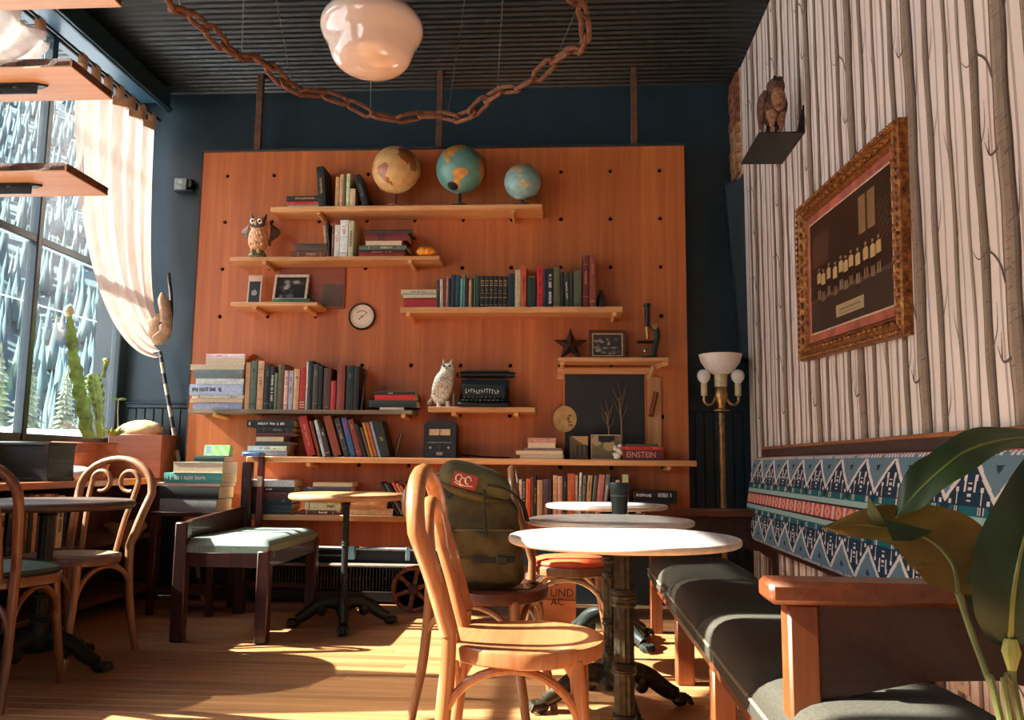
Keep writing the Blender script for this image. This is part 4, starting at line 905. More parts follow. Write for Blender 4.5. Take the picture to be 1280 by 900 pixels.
MB().box((0, -.0612, h_ * .12), (w_ * .2, .003, .02), bev=.001).build('badge', plain((150, 140, 124), .4, .4), t)
P = PY(606, 568, 4.86)
t = thing('loose_paper', 'curled brown paper lying beside the meter box', 'paper', (P.x, 4.86, z8))
q = MB(); f_ = lambda u, v, d=0: ((u - .5) * .30, (v - .5) * .14, .001 + d + .03 * (1 - u) ** 2 * (1 - v * .4) + .008 * u * (1 - v)); q.grid(lambda u, v: f_(u, v), 14, 6); q.grid(lambda u, v: f_(u, v, .0012), 14, 6); q.build('sheet', plain((112, 62, 42), .7, vary=.2, scale=10), t)
P = PY(498, 572, 4.86)
t = thing('feather', 'dark feather propped upright right of the leaning book row', 'feather', (P.x, 4.86, z8))
MB().tube([(-.02, 0, 0), (0, .0, .09), (.018, .005, .17)], [.003, .002, .001], 6).build('quill', plain((190, 160, 110), .6), t)
q = MB(); q.grid(lambda u, v: (-.008 + .026 * v + (u - .5) * .032 * math.sin(PI * min(1, .12 + v * .88)), .004, .04 + .14 * v), 4, 10); q.grid(lambda u, v: (-.008 + .026 * v + (u - .5) * .032 * math.sin(PI * min(1, .12 + v * .88)), .006, .04 + .14 * v), 4, 10); q.build('vane', plain((66, 40, 30), .7, vary=.3), t)
# ---- dark picture behind the star shelf things
P0, P1 = PY(706, 567, YP), PY(805, 467, YP)
t = thing('chalkboard', 'black slate board standing under the star shelf', 'board', ((P0.x + P1.x) / 2, YP - .018, z8))
w_, h_ = P1.x - P0.x, P1.z - z8 - .006
MB().box((0, 0, h_ / 2), (w_, .012, h_), bev=.001).build('slate', plain((30, 27, 24), .6, vary=.3, scale=8), t)
MB().box((-w_ / 2 - .006, 0, h_ / 2), (.012, .02, h_), bev=.002).build('frame_rail', M_ply, t); MB().box((w_ / 2 + .006, 0, h_ / 2), (.012, .02, h_), bev=.002).build('frame_rail', M_ply, t); 
P0, P1 = PY(808, 567, YP), PY(826, 468, YP)
t = thing('pale_board', 'upright streaky pale board leaning right of the black slate', 'board', ((P0.x + P1.x) / 2, YP - .012, z8)); MB().box((0, 0, (P1.z - z8) / 2 - .01), (.088, .018, P1.z - z8 - .02), bev=.002).build('board', wood('streaky_pine', (150, 92, 50), (222, 166, 108), 'z', .6, 90, rand=False, stretch=.03), t)
MB().tube([(.012, -.012, .40), (-.022, -.03, .26)], .030, 10, flat=.5).build('bracket', wood('brace_wood', (128, 56, 24), (164, 82, 40), 'z', .5), t, 'brown slanting brace')
P = PY(704, 524, YP)
t = thing('moon_face', 'yellow half-moon face plaque showing left of the black slate', 'plaque', (P.x + .01, YP - .031, P.z), rot=(R(90), 0, 0))
q = MB(); q.lathe([(.0, .010), (.05, .008), (.070, .0), (.0, -.004)], 28, M=Matrix.Diagonal((1, 1.12, 1, 1))); q.build('disc', plain((186, 142, 84), .6, vary=.15, scale=20), t)
for c, d in (((.03, .02, .009), (.012, .005, .003)), ((.028, -.018, .009), (.012, .006, .003)), ((.034, -.036, .008), (.016, .005, .003)), ((.02, .0, .01), (.006, .014, .005))): MB().ball(c, d, 10, 6).build('face_feature', plain((120, 70, 44), .6), t)
for k, (px, y0, y1, lab) in enumerate(((762, 542, 500, 'shorter dried stalk rising before the black slate'), (778, 560, 478, 'taller dried stalk rising before the black slate'))):
    P = PY(px, y0, 4.90); T = PY(px - 6, y1, 4.93)
    t = thing('dried_stalk', lab, 'dried plant', (P.x, 4.905, z8 + .001)); h_ = T.z - z8
    MB().tube([(0, 0, 0), (-.005, .0, h_ * .5), (-.02, .01, h_ * .8)], [.006, .004, .002], 6).build('stem', plain((150, 116, 76), .7), t)
    for j in range(7):
        a = j * 2.4; zz = h_ * (.5 + .05 * j); MB().tube([(-.006, 0, zz), (-.01 + .03 * math.cos(a), .008 * math.sin(a), zz + h_ * .12), (-.015 + .045 * math.cos(a), .012 * math.sin(a), zz + h_ * .24)], [.002, .0025, .0008], 5).build('blade', plain((120, 88, 58), .8), t)
P0, P1 = PY(712, 571, 4.84), PY(735, 545, 4.84)
t = thing('photo_card', 'small brown photograph of a house, left of two standing cards', 'photo', ((P0.x + P1.x) / 2, 4.85, z8), rot=(R(-7), 0, 0))
picture('card_print', t, P1.x - P0.x, P1.z - z8, 24, 26, lambda u, v: (196, 150, 100) if v > .62 + .35 * (1 - u) * .5 and v > 1.05 - u * .55 else ((60, 46, 34) if .2 < v < .6 and (int(u * 8) % 2) and u > .2 else (104, 82, 58)), Matrix.Identity(4), .5, .003)
P0, P1 = PY(739, 571, 4.82), PY(776, 543, 4.82)
t = thing('photo_card', 'larger sepia landscape photograph, right of two standing cards', 'photo', ((P0.x + P1.x) / 2, 4.835, z8), rot=(R(-7), 0, 0))
picture('card_print', t, P1.x - P0.x, P1.z - z8, 36, 26, lambda u, v: (190, 160, 116) if u < .03 or u > .97 or v < .04 or v > .96 else ((38, 32, 26) if v > .68 and .25 < u < .8 and v > .62 + .5 * abs(u - .5) else ((176, 148, 104) if ((u - .62) / .2) ** 2 + ((v - .55) / .2) ** 2 < 1 or ((u - .2) / .18) ** 2 + ((v - .75) / .2) ** 2 < 1 else (118, 102, 70))), Matrix.Identity(4), .5, .003)
P = PY(779, 572, 4.79)
t = thing('shell_figurine', 'white lumpy figurine beside the red gold-lettered book', 'figurine', (P.x - .028, 4.80, z8))
rd = random.Random(4)
for k in range(9): MB().ball((rd.uniform(-.018, .018), rd.uniform(-.014, .014), .014 + .008 * k), (.017, .015, .013), 10, 7, None).build('lump', plain((214, 202, 190), .6, vary=.15, scale=60), t)
# ---- star, photo, microscope
z7 = zS('S7') + .0005
P = PY(713, 425, YP - .08); r_ = 23 * (YP - .08) / F
t = thing('metal_star', 'dark rusty five pointed star standing on the mantel shelf', 'star', (P.x, YP - .075, z7), rot=(R(-6), 0, 0))
q = MB(); zc_ = r_ * math.cos(R(36)); vs_ = [(0, -.028, zc_), (0, .012, zc_)]
for k in range(10):
    a = PI / 2 + k * PI / 5; rr_ = r_ if k % 2 == 0 else r_ * .40; vs_.append((rr_ * math.cos(a), 0, zc_ + rr_ * math.sin(a)))
q.add(vs_, [(0, 2 + (k + 1) % 10, 2 + k) for k in range(10)] + [(1, 2 + k, 2 + (k + 1) % 10) for k in range(10)]); q.build('star_body', plain((62, 34, 24), .6, .4, .35, 30, .3), t, smooth=False)
P0, P1 = PY(736, 443, YP - .09), PY(783, 411, YP - .09)
def team(u, v):
    if .3 < v < .8 and ((int(u * 13) + int(v * 9)) % 2 == 0) and .08 < u < .92: return (206, 196, 180)
    return (84, 72, 60) if v > .3 else (52, 44, 38)
framed('framed_photo', 'small brown framed group photograph between the star and microscope', ((P0.x + P1.x) / 2, YP - .085, z7), P1.x - P0.x, P1.z - z7, .02, wood('frame_brown', (88, 44, 24), (120, 66, 38), 'x', .4), photo_noise(9, (50, 42, 36), (214, 204, 186), 30), 9, mat_w=.008)
P = PY(812, 443, YP - .09)
t = thing('microscope', 'black brass-trimmed microscope at the end of the mantel shelf', 'microscope', (P.x, YP - .09, z7))
q = MB(); q.prism([(-.055, -.05), (-.02, -.06), (.045, -.02), (.045, .02), (-.02, .06), (-.055, .05), (-.03, 0)], 0, .018); q.build('foot', M_black, t)
MB().tube(spline([(.024, 0, .018), (.03, 0, .07), (.045, 0, .13), (.04, 0, .18), (.015, 0, .205)], 6), .013, 10, flat=1.4).build('arm', M_black, t)
MB().box((-.025, 0, .105), (.095, .075, .008), bev=.003).build('stage', M_black, t)
MB().lathe([(.006, .125), (.009, .16), (.014, .165), (.016, .19), (.015, .195)], 16, (-.012, 0, 0)).build('objective', M_brass, t)
MB().lathe([(.015, .195), (.0155, .27), (.017, .275), (.017, .30), (.0155, .30), (.0155, .315), (.021, .32), (.021, .335), (.012, .337), (0, .335)], 18, (-.012, 0, 0)).build('body_tube', M_black, t)
MB().lathe([(.0, 0), (.018, 0), (.018, .012), (0, .014)], 16, M=Matrix.Translation((.03, -.018, .195)) @ rotm('X', 90)).build('focus_knob', M_brass, t)
MB().lathe([(0, 0), (.022, 0), (.02, .01), (0, .004)], 16, M=Matrix.Translation((-.02, 0, .05)) @ rotm('Y', -30)).build('mirror', plain((120, 120, 116), .1, .9), t)
P = PY(751, 378, YP - .1)
t = thing('dark_vase', 'dark little vase at the end of the bowed shelf', 'vase', (P.x, YP - .11, zS('S4') + .0005)); MB().lathe([(0, 0), (.02, 0), (.028, .03), (.024, .07), (.012, .10), (.014, .115), (.01, .115)], 18).build('body', plain((42, 30, 22), .3), t)
# ---- wall socket box
P = PY(232, 234, YB)
t = thing('socket_box', 'grey surface socket box on the navy wall beside the plywood panel', 'socket', (P.x, YB, P.z))
MB().box((-.01, -.03, 0), (.085, .058, .09), bev=.004).build('box', plain((126, 146, 150), .5), t)
for s_ in (-1, 1): MB().box((-.012, -.0605, s_ * .02), (.03, .003, .026), bev=.004).build('outlet', plain((176, 186, 186), .5), t)
q = MB()
for s_ in (-1, 1):
    for k in (-1, 1): q.box((-.012 + k * .006, -.0625, s_ * .02 + .004), (.003, .001, .008))
stuff(q.build('slots', M_black, t))
MB().box((.02, -.045, -.048), (.13, .07, .006), bev=.002).build('shelf_plate', M_black, t); MB().box((.055, -.03, .01), (.03, .05, .06), bev=.006).build('plug', M_black, t)

# ================================================================== FURNITURE
# ---- bentwood chairs: local frame faces +y, seat centre at the origin
def hoop(wb, wt, yb, yt, z0, z1, ztop, n=14):
    """arched loop: up one side, over, down the other"""
    L_ = [(-wb, yb, z0), (-wb * .5 - wt * .5, (yb * .6 + yt * .4), (z0 * .45 + z1 * .55)), (-wt, yt * .8 + yb * .2, z1)]
    A = [(wt * math.cos(PI - PI * k / n), yt * .8 + yb * .2 + (yt - yb) * .2 * math.sin(PI * k / n), z1 + (ztop - z1) * math.sin(PI * k / n) ** .9) for k in range(1, n)]
    return spline(L_, 4)[:-1] + [L_[-1]] + A + spline([(-x, y_, z) for x, y_, z in L_][::-1], 4)
def bentwood(lab, loc, rz, frame, seatmat, rim, back='double', sh=.44, top=.845, sr=.195, cushion=False, brace=None, sw=1.0, thick=1.0):
    t = thing('bentwood_chair', lab, 'chair', loc, rz, 'bentwood chairs'); t.scale = (1.12, 1, 1) if back == 'scroll' else (1, 1, 1)
    q = MB(); S = lambda a: (sr * sw * math.cos(a) * (1 if math.sin(a) < .0 else 1.04), sr * 1.02 * math.sin(a))
    def ring(z, k): return [(S(2 * PI * i / 36)[0] * k, S(2 * PI * i / 36)[1] * k, z) for i in range(36)]
    rings = [ring(sh - .040, .955), ring(sh - .036, .985), ring(sh - .008, 1.0), ring(sh - .002, .985), ring(sh - .001, .93)]
    vs_ = [p for r_ in rings for p in r_]; q.add(vs_, [(j * 36 + i, j * 36 + (i + 1) % 36, (j + 1) * 36 + (i + 1) % 36, (j + 1) * 36 + i) for j in range(4) for i in range(36)] + [tuple(range(36))[::-1]])
    q.build('seat_rim', rim, t)
    q = MB()
    if cushion: prof = [(.94, sh - .002), (.985, sh + .008), (.97, sh + .020), (.8, sh + .030), (.4, sh + .036), (.001, sh + .037)]
    else: prof = [(.935, sh - .0008), (.90, sh - .001), (.7, sh - .005), (.35, sh - .008), (.001, sh - .0085)]
    vs_ = [p for k, z in prof for p in ring(z, k)]; q.add(vs_, [(j * 36 + i, j * 36 + (i + 1) % 36, (j + 1) * 36 + (i + 1) % 36, (j + 1) * 36 + i) for j in range(len(prof) - 1) for i in range(36)])
    q.build('seat', seatmat, t)
    yb = -.165
    for s_ in (-1, 1):
        q = MB(); q.tube(spline([(s_ * .135, .125, sh - .03), (s_ * .142, .140, sh * .6), (s_ * .150, .165, sh * .25), (s_ * .158, .185, 0)], 5), [.018] * 6 + [.016] * 5 + [.0145] * 5, 10); q.build('leg', frame, t)
        q = MB(); q.tube(spline([(s_ * .150, yb, sh + .03), (s_ * .150, yb - .005, sh - .1), (s_ * .156, yb - .022, sh * .4), (s_ * .166, yb - .055, 0)], 5), [.0175] * 6 + [.0165] * 5 + [.015] * 5, 10); q.build('leg', frame, t)
    q = MB(); q.tube(hoop(.150, .185, yb, yb - .095, sh + .028, sh + .26, top), .0175 * thick, 10, flat=1.0); q.build('back_hoop', frame, t)
    if back == 'double':
        q = MB(); q.tube(hoop(.092, .105, yb + .005, yb - .075, sh - .01, sh + .20, top - .075), .0135 * thick, 10); q.build('inner_hoop', frame, t)
    elif back == 'scroll':
        for s_ in (-1, 1):
            base = spline([(s_ * .085, yb + .005, sh - .01), (s_ * .098, yb - .025, sh + .14), (s_ * .118, yb - .06, sh + .27)], 5)
            arc = [(s_ * (.072 + .046 * math.cos(R(a))), yb - .075, sh + .315 + .048 * math.sin(R(a))) for a in range(0, 300, 18)]
            q = MB(); q.tube(base[:-1] + arc, [.0115] * (len(base) - 1) + list(np.linspace(.0115, .0095, len(arc))), 9); q.build('scroll', frame, t)
    br = brace or frame
    # arched braces under the seat: front, and both sides
    def arch(p, q_, zlo, zhi):
        p, q_ = Vector(p), Vector(q_); return [p.lerp(q_, .5 - .5 * math.cos(PI * k / 14)) + Vector((0, 0, zlo + (zhi - zlo) * math.sin(PI * k / 14) ** .8)) for k in range(15)]
    for a, b in (((-.145, .145, 0), (.145, .145, 0)), ((-.147, .14, 0), (-.155, yb - .02, 0)), ((.147, .14, 0), (.155, yb - .02, 0)), ((-.155, yb - .02, 0), (.155, yb - .02, 0))):
        q = MB(); q.tube(arch(a, b, sh * .48, sh - .048), .0105, 8); q.build('brace', br, t)
    return t
M_seatl = wood('veneer_seat', (136, 84, 52), (188, 130, 86), 'x', .3, 40, coat=.3, vary=False)
M_seatd = wood('dark_seat', (52, 22, 14), (86, 42, 28), 'x', .35, 40, coat=.3, vary=False)
bentwood('light bentwood chair nearest the camera, facing the white marble table', (-.100, 2.10, 0), -90, M_bent, M_seatl, M_bent, top=.835, thick=1.25)
bentwood('dark-seated bentwood chair carrying the olive backpack', (-.255, 2.92, 0), -104, M_bentm, M_seatd, wood('seat_rim_dark', (64, 28, 16), (104, 52, 32), 'x', .4, vary=False), top=.80)
M_metalhoop = plain((196, 180, 164), .25, .9, .1)
bentwood('slim bentwood chair with an orange seat behind the marble tables', (.025, 3.66, 0), -88, M_bentm, plain((206, 84, 46), .6, vary=.08, scale=14), M_bentm, sh=.43, top=.835, sr=.17, cushion=True, brace=M_metalhoop)
bentwood('bentwood chair with two scrolls in its back, facing the window table', (-2.185, 3.60, 0), 168, M_bentm, plain((132, 110, 84), .8, vary=.25, scale=14, bump=.2), M_bentd, 'scroll', top=.86, sr=.19)
bentwood('dark green padded bentwood chair cut by the picture edge at the window table', (-2.085, 3.00, 0), 4, M_bentd, plain((30, 44, 40), .6, vary=.2), M_bentd, 'double', top=.85, cushion=True)

# ---- pedestal tables
M_marble, n_, b_ = _nodes('white_marble')
v_ = _coord(n_, (1, 1, 1)); nz = _noise(n_, v_, 5, 8, .7, 2.2)
n_.links.new(_ramp(n_, nz, [(.40, (232, 226, 220)), (.49, (226, 220, 214)), (.52, (196, 190, 186)), (.56, (234, 228, 222))]), b_.inputs['Base Color']); b_.inputs['Roughness'].default_value = .22; b_.inputs['Coat Weight'].default_value = .2
M_cast = plain((58, 52, 40), .42, .75, .35, 50, .15)
M_castd = plain((40, 46, 44), .5, .6, .3, 50, .2)
def fluted(r, z0, z1, n=16):
    q = MB(); pts = []
    for i, z in enumerate((z0, z0 + .008, z1 - .008, z1)):
        rr = r if i in (0, 3) else r
        for k in range(n * 4):
            a = 2 * PI * k / (n * 4); f = (1, .93, .86, .93)[k % 4] if i in (1, 2) else .95
            pts.append((rr * f * math.cos(a), rr * f * math.sin(a), z))
    N = n * 4; q.add(pts, [(i * N + k, i * N + (k + 1) % N, (i + 1) * N + (k + 1) % N, (i + 1) * N + k) for i in range(3) for k in range(N)]); return q
def pedestal(t, zt, r, metal, tall_rings, feet=4, spread=.27, ang=45, foot_scale=1.0):
    zs_ = [.20] + tall_rings + [zt - .03]
    for a, b in zip(zs_, zs_[1:]): fluted(r, a, b, 12 if r > .022 else 9).build('column', metal, t)
    for z in tall_rings + [.205, zt - .035]:
        MB().lathe([(r * .8, -.014), (r * 1.18, -.012), (r * 1.26, -.006), (r * 1.12, 0), (r * 1.26, .006), (r * 1.18, .012), (r * .8, .014)], 24, (0, 0, z)).build('ring', metal, t)
    MB().lathe([(r * .9, .21), (r * 1.35, .19), (r * 1.2, .165), (r * 1.7, .13), (r * 2.3, .10), (r * 2.0, .075), (r * 1.2, .07), (0, .07)], 28).build('hub', metal, t)
    for k in range(feet):
        a = R(ang + 360 * k / feet); d = Vector((math.cos(a), math.sin(a), 0)); up = Vector((0, 0, 1)); S = spread
        q = MB(); P_ = [d * S * x + up * z for x, z in ((.08, .115), (.28, .125), (.52, .105), (.74, .062), (.90, .040))]
        q.tube(spline(P_, 5), list(np.linspace(.034, .022, 21)), 10, flat=1.15); q.build('foot', metal, t)
        q = MB(); q.ball(d * S * .95 + up * .022, (.030, .030, .022), 12, 8)
        for j in (-1, 0, 1):
            d2 = Vector((math.cos(a + .075 * j), math.sin(a + .075 * j), 0)); q.tube([d2 * S * .95 + up * .032, d2 * S * 1.06 + up * .028, d2 * S * 1.10 + up * .009], [.012, .012, .007], 7)
        stuff(q.build('claw', metal, t))
        MB().ball(d * S * .42 + up * .088, (.030, .030, .04), 12, 8).build('knee', metal, t)
    q = MB(); q.box((0, 0, zt - .022), (r * 9, .03, .012), rotm('Z', 45)); q.box((0, 0, zt - .022), (r * 9, .03, .012), rotm('Z', -45)); q.lathe([(r, zt - .034), (r * 2.2, zt - .026), (r * 2.2, zt - .016)], 20); q.build('top_spider', metal, t)
def round_table(lab, loc, zt, R_, th, topmat, edgemat, r, metal, rings, group, ang=45, spread=.27, feet=4):
    t = thing('pedestal_table', lab, 'table', loc, group=group)
    e = th * .35
    MB().lathe([(R_ * .8, zt - th), (R_ - e, zt - th), (R_ - e * .3, zt - th + e * .4), (R_, zt - th + e), (R_, zt - e), (R_ - e * .3, zt - e * .35), (R_ - e, zt)], 72, cap=False).build('table_edge', edgemat, t)
    MB().lathe([(R_ - e, zt), (R_ * .6, zt), (R_ * .3, zt), (0, zt)], 72, cap=False).build('tabletop', topmat, t)
    MB().lathe([(0, zt - th + .0002), (R_ * .8, zt - th + .0002)], 48, cap=False).build('underside', edgemat, t)
    pedestal(t, zt - th + .016, r, metal, rings, feet, spread, ang); return t
M_tedge = plain((222, 206, 190), .4, vary=.06)
round_table('white marble table nearest the camera on a fluted black column', (.155, 2.25, 0), .671, .306, .020, M_marble, M_tedge, .0265, M_cast, [.33, .335, .52, .50], 'marble tables', 20)
round_table('middle white marble table with the black cup on it', (.165, 3.06, 0), .662, .30, .020, M_marble, M_tedge, .0265, M_cast, [.30, .46, .52], 'marble tables', 15)
round_table('farthest white marble table, right before the lowest bookshelf', (.205, 4.16, 0), .662, .30, .020, M_marble, M_tedge, .0265, M_castd, [.30, .46, .52], 'marble tables', 40)
M_tw1 = wood('table_oak', (150, 104, 68), (196, 148, 106), 'x', .5, 30, rand=False)
round_table('slim round wooden table on a thin fluted column before the bookshelves', (-1.170, 4.42, 0), .69, .305, .034, M_tw1, M_tw1, .0175, M_iron, [.26, .42], 'wooden pedestal tables', 90 - 74, .26)
M_tw2 = wood('table_dark', (62, 48, 40), (104, 82, 68), 'x', .42, 30, rand=False)
round_table('round wooden window table between two bentwood chairs', (-2.165, 3.38, 0), .685, .335, .034, M_tw2, wood('table_dark_edge', (48, 30, 22), (78, 50, 38), 'x', .5, 30, rand=False), .030, M_iron, [.3], 'wooden pedestal tables', -5, .30)
# black cup
P = PZ(775, 643, .662)
t = thing('travel_cup', 'black ribbed takeaway cup on the middle marble table', 'cup', (P.x, P.y + .03, .6622))
MB().lathe([(0, 0), (.029, 0), (.030, .004), (.037, .095), (.034, .095), (.028, .008), (0, .008)], 32).build('body', plain((22, 26, 26), .55, vary=.1), t)
MB().lathe([(.0365, .093), (.0395, .094), (.0405, .116), (.0385, .124), (.034, .124), (.034, .116), (0, .114)], 32).build('lid', plain((28, 32, 32), .45, vary=.1), t)
MB().lathe([(.0345, .070), (.0362, .0705), (.0364, .074), (.0350, .0745)], 32).build('band', plain((70, 74, 72), .4), t)

# ---- wooden bench along the papered wall
BX = .44
bench = thing('bench', 'long oak wall bench with dark cushions against the birch wallpaper', 'bench', (BX, 2.9, 0))
bl = lambda x, y_, z: (x - BX, y_ - 2.9, z)
def bbox(name, c, d, mat=M_bench, bev=.006, M=None, par=None): return MB().box((0, 0, 0) if M else bl(*c), d, (Matrix.Translation(bl(*c)) @ M) if M else None, bev).build(name, mat, par or bench)
for y_ in (3.43, 2.62): bbox('leg', (BX + .035, y_, .125), (.07, .07, .25)); bbox('foot', (BX + .035, y_, .012), (.062, .062, .024), M_black, .004)
for y_ in (4.42, 1.735):
    bbox('arm_post', (BX + .03, y_, .295), (.062, .062, .59)); bbox('arm', (BX + .29, y_, .612), (.66, .105, .045), M_benchx, .010)
    q = MB(); q.prism([(-.30, -.20), (-.22, -.155), (-.08, -.125), (.06, -.12), (.22, -.15), (.29, -.20), (.30, .02), (-.30, .02)], -.015, .015, Matrix.Translation(bl(BX + .34, y_, .57)) @ Matrix.Rotation(PI / 2, 4, 'X')); q.build('arm_apron', wood('bench_oak_shaded', (50, 24, 14), (82, 42, 26), 'y', .42, coat=.15), bench)  # apron darker than the arm: its shade is put into the wood colour
for y_ in (4.42, 3.43, 2.62, 1.735, 1.0): bbox('back_post', (XR - .026, y_ + .02, .45), (.036, .06, .9), M_maho)
bbox('front_rail', (BX + .018, 2.70, .268), (.036, 3.5, .044), M_benchx, .004)
bbox('seat_deck', (BX + .22, 2.70, .275), (.40, 3.5, .02), M_benchx, .002)
bbox('back_cap', (XR - .028, 2.72, .951), (.042, 3.62, .014), M_bent, .003)
bbox('back_frame', (XR - .03, 2.72, .925), (.034, 3.62, .040), plain((58, 36, 26), .7, vary=.2), .003)
bbox('lower_trim', (XR - .115, 2.72, .470), (.022, 3.62, .020), M_maho, .003)
# seat cushions
M_seat = plain((58, 54, 44), .95, vary=.2, scale=160, bump=.5, bscale=600)
def cushion(y0, y1):
    x0, x1, z0, z1 = BX - .012, XR - .25, .287, .41; q = MB(); NX, NY = 18, 20
    def prof(u): return max(0, 1 - abs(2 * u - 1) ** 5.0) ** .42
    def top(u, v): 
        e = 1 - (1 - u) ** 1; k = prof(u) * prof(v); return bl(x0 + (x1 - x0) * u, y0 + (y1 - y0) * v, z0 + .035 + (z1 - z0 - .035) * k)
    f = lambda u: .5 - .5 * math.cos(PI * u)
    q.grid(lambda u, v: top(f(u), f(v)), NX, NY)
    q.add([bl(x0, y0, z0), bl(x1, y0, z0), bl(x1, y1, z0), bl(x0, y1, z0), bl(x0, y0, z0 + .036), bl(x1, y0, z0 + .036), bl(x1, y1, z0 + .036), bl(x0, y1, z0 + .036)], [(3, 2, 1, 0), (0, 1, 5, 4), (1, 2, 6, 5), (2, 3, 7, 6), (3, 0, 4, 7)])
    c = q.build('seat_cushion', M_seat, bench)
    q = MB(); q.tube([bl(x, y_, z0 + .037) for x, y_ in ((x0, y0 + .01), (x0, y1 - .01))], .005, 6); q.build('piping', plain((120, 110, 94), .8), c)
for a, b in zip((4.40, 3.62, 2.82, 2.03, 1.20), (3.625, 2.825, 2.035, 1.205, .98)): cushion(b, a)
# woven blanket pattern on the back pad
NAVY, TEAL, SLATE, PALE, CREAM, RED, PINK, DK = (30, 50, 68), (30, 98, 102), (104, 126, 136), (158, 184, 176), (226, 210, 200), (196, 92, 78), (228, 150, 128), (60, 34, 40)
def weave(y_, v):
    """y_ metres along the wall, v 0 bottom .. 1 top"""
    d = abs(v - .5) * 2; top = v > .5; p = .25; u = ((y_ / p) % 1); tri = abs(2 * u - 1)      # 0 at the centre of a motif
    if d > .955: return RED if (d > .975 and top) else (CREAM if (int(y_ / .012) % 2) else SLATE)
    if d > .90 and tri < .9: 
        if int(y_ / .0125) % 2 and d > .92 - 0: return CREAM
        return SLATE
    if d < .145:
        if d > .115: return DK
        w_ = (y_ / (p / 2)) % 1
        if w_ < .06 or .12 < w_ < .16 or w_ > .96: return CREAM
        r_ = abs(w_ - .56) / .34 + d / .12 * .75
        return (206, 96, 80) if r_ < .32 else (PINK if r_ < .9 else RED)
    if d < .235: return PALE
    if d < .34:
        if abs(tri - .5) < .12 and d > .26: return CREAM if int(y_ / .006) % 2 else NAVY
        if tri > .8 and (d - .235) / .105 > (1 - tri) * 4: return NAVY
        return TEAL if tri < .9 else PALE
    lim = .92 - .50 * tri                                   # cream zigzag: apex outward at the motif centre
    if abs(d - lim) < .045: return CREAM
    if d > lim:
        s_ = 1 - tri
        if .72 < d < .82 and s_ < (d - .70) * 1.4 and s_ < .16: return NAVY if s_ < (d - .72) * .9 else (60, 74, 92)
        return SLATE
    # navy field with rows of cream hooks
    k = int(tri * 7.0); f = (tri * 7.0) % 1
    hlim = .92 - .50 * (k + .5) / 7
    if k >= 1 and k % 2 == 1 and .25 < f < .75 and hlim - .30 < d < hlim - .10 and d > .36: return CREAM
    if k >= 1 and k % 2 == 1 and f < 1 and hlim - .17 < d < hlim - .10 and d > .36: return CREAM
    if tri < .07 and .40 < d < .62 and int(d / .035) % 2: return CREAM
    return NAVY
NYP, NZP = 720, 110; y0p, y1p = .95, 4.55
def pad(u, v):
    b = .028 * max(0, 1 - abs(2 * v - 1) ** 4) ** .5; x = (XR - .125) + (.062) * v - b
    return bl(x, y1p - (y1p - y0p) * u, .478 + (.905 - .478) * v)
q = MB(); q.grid(pad, NYP, NZP); nf = len(q.f)
q.add([bl(XR - .125, y1p, .478), bl(XR - .06, y1p, .905), bl(XR - .03, y1p, .905), bl(XR - .03, y1p, .478), bl(XR - .125, y0p, .478), bl(XR - .06, y0p, .905), bl(XR - .03, y0p, .905), bl(XR - .03, y0p, .478)], [(0, 1, 2, 3), (7, 6, 5, 4), (1, 5, 6, 2), (0, 3, 7, 4), (2, 6, 7, 3)])
me = q.mesh('back_pad', printed(.9, .2, 'woven_wool')); color_faces(me, [L(weave(y1p - (y1p - y0p) * (i + .5) / NYP, (j + .5) / NZP)) for j in range(NZP) for i in range(NYP)] + [L(NAVY)] * (len(q.f) - nf))
o = bpy.data.objects.new('back_pad', me); COL.objects.link(o); o.parent = bench; o['label'] = 'navy, teal and red woven zigzag back pad'
# wall outlet plate low on the wallpaper
P = PX(1203, 836, XR)
t = thing('outlet_plate', 'white socket plate on the birch wallpaper under the bench arm', 'socket', (XR - .0005, P.y, P.z)); MB().box((-.004, 0, 0), (.007, .085, .125), bev=.003).build('plate', plain((232, 206, 186), .45, vary=.03), t)
for s_ in (-1, 1): MB().box((-.008, 0, s_ * .026), (.003, .034, .03), bev=.001).build('outlet', plain((214, 190, 170), .4), t)

# ---- green seated bench chair
ch = thing('cushion_chair', 'dark wooden chair with a sage green cushion and one low scrolled arm', 'chair', (-1.64, 4.33, 0))
M_sage, n_, b_ = _nodes('sage_fabric'); v_ = _coord(n_, (6, 6, 1)); n_.links.new(_ramp(n_, _noise(n_, v_, 40, 3), [(.3, (96, 116, 106)), (.7, (136, 152, 140))]), b_.inputs['Base Color']); b_.inputs['Roughness'].default_value = .95
for x, y_, hh in ((-.205, -.375, .56), (.205, -.375, .43), (.205, .375, .43), (-.205, .375, .43)):
    q = MB(); q.box((x, y_, hh / 2), (.062, .055, hh), bev=.006); q.build('leg', M_maho, ch)
for c, d in (((0, -.385, .385), (.40, .024, .07)), ((0, .385, .385), (.40, .024, .07)), ((-.215, 0, .385), (.024, .76, .07)), ((.215, 0, .385), (.024, .76, .07))): MB().box(c, d, bev=.003).build('rail', M_maho, ch)
q = MB(); q.grid(lambda u, v: ((lambda a, b: (-.225 + .45 * a, -.395 + .79 * b, .450 + .035 * min(1, 9 * min(a, 1 - a, b * 1.6, (1 - b) * 1.6)) ** .6))(u, v)), 24, 30)
q.add([(-.225, -.395, .41), (.225, -.395, .41), (.225, .395, .41), (-.225, .395, .41), (-.225, -.395, .452), (.225, -.395, .452), (.225, .395, .452), (-.225, .395, .452)], [(3, 2, 1, 0), (0, 1, 5, 4), (1, 2, 6, 5), (2, 3, 7, 6), (3, 0, 4, 7)])
q.build('seat_cushion', M_sage, ch)
